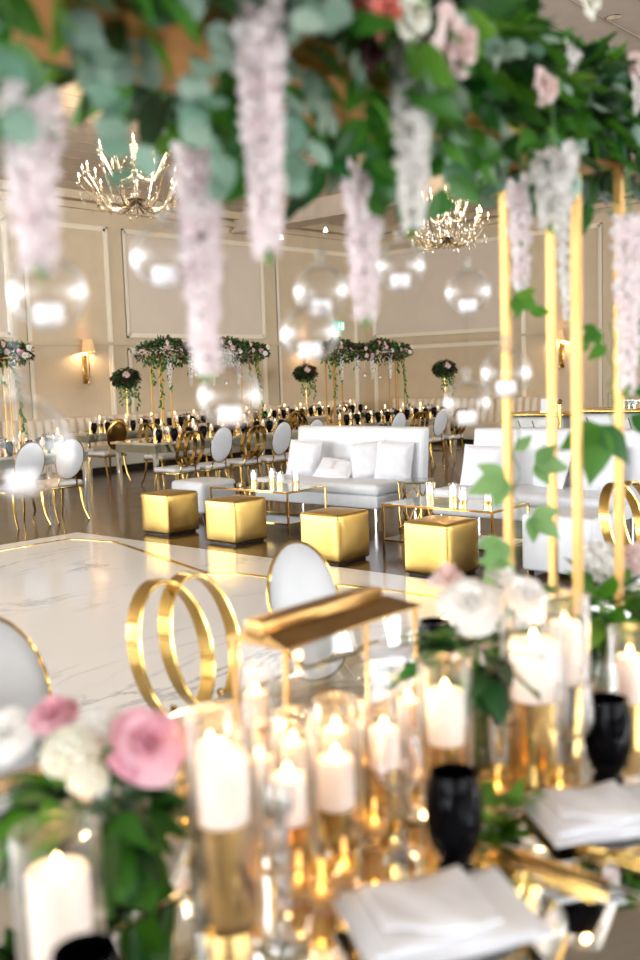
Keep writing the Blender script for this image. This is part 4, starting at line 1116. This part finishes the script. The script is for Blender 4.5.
# crystal candlestick
t = thing('crystal_candlestick', 'tall clear cut-crystal candlestick in front of the lantern', 'candlestick', at(283, 950, TZ))
MB().rbox(-.03, .03, -.03, .03, 0, .02, .004, 2).build('base', 'crystal', t)
k = MB()
for j in range(5): k.rbox(-.012, .012, -.012, .012, .02+j*.036, .052+j*.036, .003, 1)
k.build('stem', 'crystal', t); MB().shell([(.010, .20), (.022, .215), (.024, .245)], .003, 16).build('cup', 'crystal', t)

# brass-roofed lantern
t = thing('glass_lantern', 'long glass lantern with a ridged brass roof in the middle of the table', 'lantern', (0, 0, 0))
l0, l1, w0, w1, lh = 1.44, 1.89, 1.385, 1.535, 1.045
for x in (l0, l1):
    for y in (w0, w1): MB().box(x-.004, x+.004, y-.004, y+.004, TZ, lh).build('leg', 'brass', t, smooth=False)
k = MB()
k.add([(l0, w0, TZ+.01), (l1, w0, TZ+.01), (l1, w0, lh), (l0, w0, lh)], [(0, 1, 2, 3)])
def pane(x0, x1, y0, y1):
    MB().box(x0, x1, y0, y1, TZ+.008, lh-.002).build('glass_pane', 'glass', t, smooth=False)
pane(l0+.005, l1-.005, w0-.001, w0+.001); pane(l0+.005, l1-.005, w1-.001, w1+.001); pane(l0-.001, l0+.001, w0+.005, w1-.005); pane(l1-.001, l1+.001, w0+.005, w1-.005)
MB().tube([(l0, w0, TZ+.005), (l1, w0, TZ+.005), (l1, w1, TZ+.005), (l0, w1, TZ+.005)], 0, flat=(.005, .005), closed=True).build('bottom_frame', 'brass', t, smooth=False)
# roof: thin brim and raised ridge box with hipped slope
MB().box(l0-.012, l1+.012, w0-.012, w1+.012, lh, lh+.004).build('roof_brim', 'bronze_roof', t, smooth=False)
k = MB(); yc = (w0+w1)/2
vs = [(l0-.01, w0-.01, lh+.004), (l1+.01, w0-.01, lh+.004), (l1+.01, w1+.01, lh+.004), (l0-.01, w1+.01, lh+.004), (l0-.01, yc-.025, lh+.028), (l1-.04, yc-.025, lh+.028), (l1-.04, yc+.025, lh+.028), (l0-.01, yc+.025, lh+.028)]
k.add(vs, [(0, 3, 2, 1), (0, 1, 5, 4), (1, 2, 6, 5), (2, 3, 7, 6), (3, 0, 4, 7), (4, 5, 6, 7)]); k.build('roof_slope', 'bronze_roof', t, smooth=False)
MB().rbox(l0-.015, l1-.06, yc-.028, yc+.028, lh+.012, lh+.052, .006, 2).build('roof_ridge', 'bronze_roof', t)

# ---------------------------------------------------------------- bouquets
def bouquet(name, lb, loc, vase_h, vase_r, blooms, nleaf, R, leafdir=None, trail=None, leafmats=('lemon', 'darkleaf'), L=.10):
    t = thing(name, lb, 'flower arrangement', loc)
    va = MB().shell([(vase_r, 0), (vase_r, vase_h)], .002, 28).build('glass_vase', 'glass', t)
    MB().lathe([(0, .0), (vase_r-.001, .0), (vase_r-.001, .008), (0, .008)], 24).build('vase_foot', 'crystal', va)
    k = MB()
    for i in range(9):
        a = i*.7; k.tube([(vase_r*.5*cos(a+2), vase_r*.5*sin(a+2), .01), (vase_r*.7*cos(a), vase_r*.7*sin(a), vase_h), (R*.5*cos(a), R*.5*sin(a), vase_h+.05)], .0028, 5)
    k.build('stems', 'stem', t)
    ms = {m_: MB() for m_ in leafmats}
    for m_ in leafmats:
        for i in range(nleaf):
            q = rv(); q.z = q.z*.55; c = Vector((0, 0, vase_h+.03))+q*R*rnd.uniform(.3, .95)
            ms[m_].leaf(c, q+Vector((0, 0, -.15)), rv()*.6+Zv, L*rnd.uniform(.7, 1.1), L*.55, 'p')
    if trail:
        for (x, y, ln) in trail:
            p = Vector((x, y, vase_h))
            for j in range(int(ln/.022)):
                p = p+Vector((rnd.uniform(-.004, .004), rnd.uniform(-.004, .004), -.022)); ms[leafmats[0]].leaf(p, Vector((rnd.uniform(-1, 1), rnd.uniform(-1, .3), -.7)), rv()*.5+Vector((-.6, -.8, .3)), .085, .05)
    for m_ in leafmats: ms[m_].build({'lemon': 'green_leaves', 'darkleaf': 'dark_leaves', 'bright': 'young_leaves', 'euc': 'eucalyptus_leaves'}[m_], m_, t)
    for (kind, off, r, mt) in blooms:
        off = Vector(off); m_ = MB()
        d = (off-Vector((0, 0, vase_h-.04)))
        d = (d.normalized()+Vector((-.35, -.45, .0))).normalized()
        if kind == 'rose': m_.rose(off, d, r)
        else: m_.pom(off, r)
        m_.build('rose' if kind == 'rose' else 'hydrangea', mt, t)
    return t
def off(px, py, dist, base):
    d = FW + RV*((px-320)/FPX) + UV*((480-py)/FPX); return Vector((0, 0, EYE))+d*dist-Vector(base)
b1 = at(92, 905, TZ)
bouquet('flower_bouquet', 'bouquet of white blooms with a large pink rose in a clear vase', b1, .13, .045,
        [('pom', off(70, 752, 1.50, b1), .040, 'cream'), ('pom', off(102, 728, 1.55, b1), .034, 'wistw'), ('rose', off(148, 745, 1.50, b1), .055, 'pink'), ('pom', off(88, 778, 1.48, b1), .028, 'cream'),
         ('rose', off(52, 716, 1.62, b1), .04, 'pink'), ('rose', off(6, 735, 1.45, b1), .036, 'wistw')], 85, .125, trail=[(.06, -.06, .13), (.08, -.02, .15), (.045, -.05, .12)], L=.095)
b2 = at(482, 768, TZ)
bouquet('flower_bouquet', 'bouquet of white roses with broad leaves in a tall clear vase', b2, .22, .035,
        [('rose', off(472, 604, 2.02, b2), .060, 'wistw'), ('rose', off(526, 598, 2.02, b2), .050, 'wistw'), ('rose', off(447, 577, 2.2, b2), .04, 'blush'), ('rose', off(505, 580, 2.25, b2), .04, 'wistw')], 26, .105, trail=[(-.04, -.02, .06)], L=.11)
b3 = at(606, 690, TZ)
bouquet('flower_bouquet', 'bouquet of white hydrangea with green leaves at right behind the posts', b3, .17, .04,
        [('pom', off(598, 563, 2.72, b3), .062, 'wistw'), ('pom', off(640, 560, 2.75, b3), .05, 'blush'), ('pom', off(622, 585, 2.70, b3), .04, 'wistw')], 70, .16, leafmats=('lemon', 'bright'), L=.12)
t = thing('red_flower_bowl', 'small vase of coral roses behind the gold posts at right', 'flower arrangement', at(571, 690, TZ))
MB().shell([(.035, 0), (.045, .10), (.04, .16)], .002, 20).build('glass_vase', 'glass', t)
for i, (x, y, z) in enumerate(((-.02, -.02, .19), (.03, 0, .185), (0, .03, .2))): MB().rose((x, y, z), (x*8, y*8, 1), .034).build('rose', 'coral', t)
MB().tube([(0, 0, .01), (0, 0, .17)], .006, 6).build('stems', 'stem', t)
# greenery lying between the place settings
t = thing('greenery_sprig', 'loose green sprig lying on the mirror right of the front black goblet', 'greenery', at(502, 822, TZ))
k = MB()
for i in range(16): k.leaf((rnd.uniform(-.06, .06), rnd.uniform(-.03, .03), .012+rnd.uniform(0, .03)), Vector((rnd.uniform(-1, 1), rnd.uniform(-1, 1), .2)), Zv+rv()*.4, .06, .034)
k.build('leaves', 'bright', t); MB().tube([(-.07, 0, .006), (.07, .01, .010)], .003, 5).build('stem', 'stem', t)

# climbing vines on the arch posts
def vine(lb, px0, py0, py1, b_, leaves, mt, L, W, stemx=0):
    d = FW + RV*((px0-320)/FPX) + UV*((480-py0)/FPX); q = Vector((0, 0, EYE))+d*(b_/d.y)
    t = thing('ivy_vine', lb, 'vine', q)
    d1 = FW + RV*((px0-320)/FPX) + UV*((480-py1)/FPX); q1 = Vector((0, 0, EYE))+d1*(b_/d1.y)
    H_ = q.z-q1.z; pts = [(.008*sin(j*1.7), .008*cos(j*2.1), -H_*j/12+ .02*(j == 0)) for j in range(13)]
    MB().tube(pts, .0022, 5).build('stem', 'stem', t)
    k = MB()
    for (px, py, ang, s_, lobes) in leaves:
        dd = FW + RV*((px-320)/FPX) + UV*((480-py)/FPX); c = Vector((0, 0, EYE))+dd*(b_/dd.y)-q
        base = Vector((rnd.uniform(-.005, .005), 0, c.z+.01)) if abs(c.x) < .02 else c
        for lo in ([0] if lobes == 1 else [-.85, 0, .85]):
            a = ang+lo; dirv = RV*sin(a)-UV*cos(a)-FW*.15; sc = s_*(1 if lo == 0 else .78)
            k.leaf(base, dirv, -FW+UV*.35+rv()*.15, L*sc, W*sc, 'p', .12, .15, 6)
    k.build('leaves', mt, t); return t
vine('glossy green three-lobed vine leaf hanging before the right gold post', 612, 330, 440, 1.09, [(600, 425, -.2, 1.75, 3), (630, 415, .9, 1.2, 1), (606, 345, -.9, .7, 1), (632, 330, .6, .7, 1)], 'lemon', .085, .052)
vine('pale green vine leaves climbing the left gold post', 516, 420, 560, 1.29, [(505, 478, -1.2, 1.45, 3), (535, 462, 1.4, 1.3, 3), (532, 515, .9, 1.35, 3), (500, 540, -.5, 1.1, 3), (517, 455, 2.4, .8, 1), (505, 560, -.7, 1.3, 3)], 'pale', .070, .045)
vine('small bright ivy sprig at the middle height of the left gold post', 514, 200, 320, 1.29, [(520, 240, .4, .75, 1), (522, 262, .2, .75, 1), (515, 300, 1.0, 1.1, 3), (530, 312, 1.6, .8, 1)], 'bright', .065, .045)
vine('long dark green vine falling along the right gold post', 628, 190, 420, 1.12, [(632, 215+i*17, (-1)**i*.9, .9, 1) for i in range(11)]+[(598, 330, -.9, .8, 3), (590, 345, -1.3, .6, 1)], 'lemon', .075, .045)

# ------------------------------------------------------------------ world + colour management
w = bpy.data.worlds.new('sky'); S.world = w; w.use_nodes = True
bg = w.node_tree.nodes['Background']; bg.inputs['Color'].default_value = (.85, .92, 1, 1); bg.inputs['Strength'].default_value = 3.0
S.view_settings.view_transform = 'Standard'; S.view_settings.look = 'None'; S.view_settings.gamma = 1
S.view_settings.use_curve_mapping = False; S.view_settings.exposure = .75
c = S.cycles
c.use_denoising = True; c.max_bounces = 10; c.diffuse_bounces = 4; c.glossy_bounces = 5; c.transparent_max_bounces = 24; c.transmission_bounces = 6
c.caustics_reflective = False; c.caustics_refractive = False; c.sample_clamp_indirect = 6
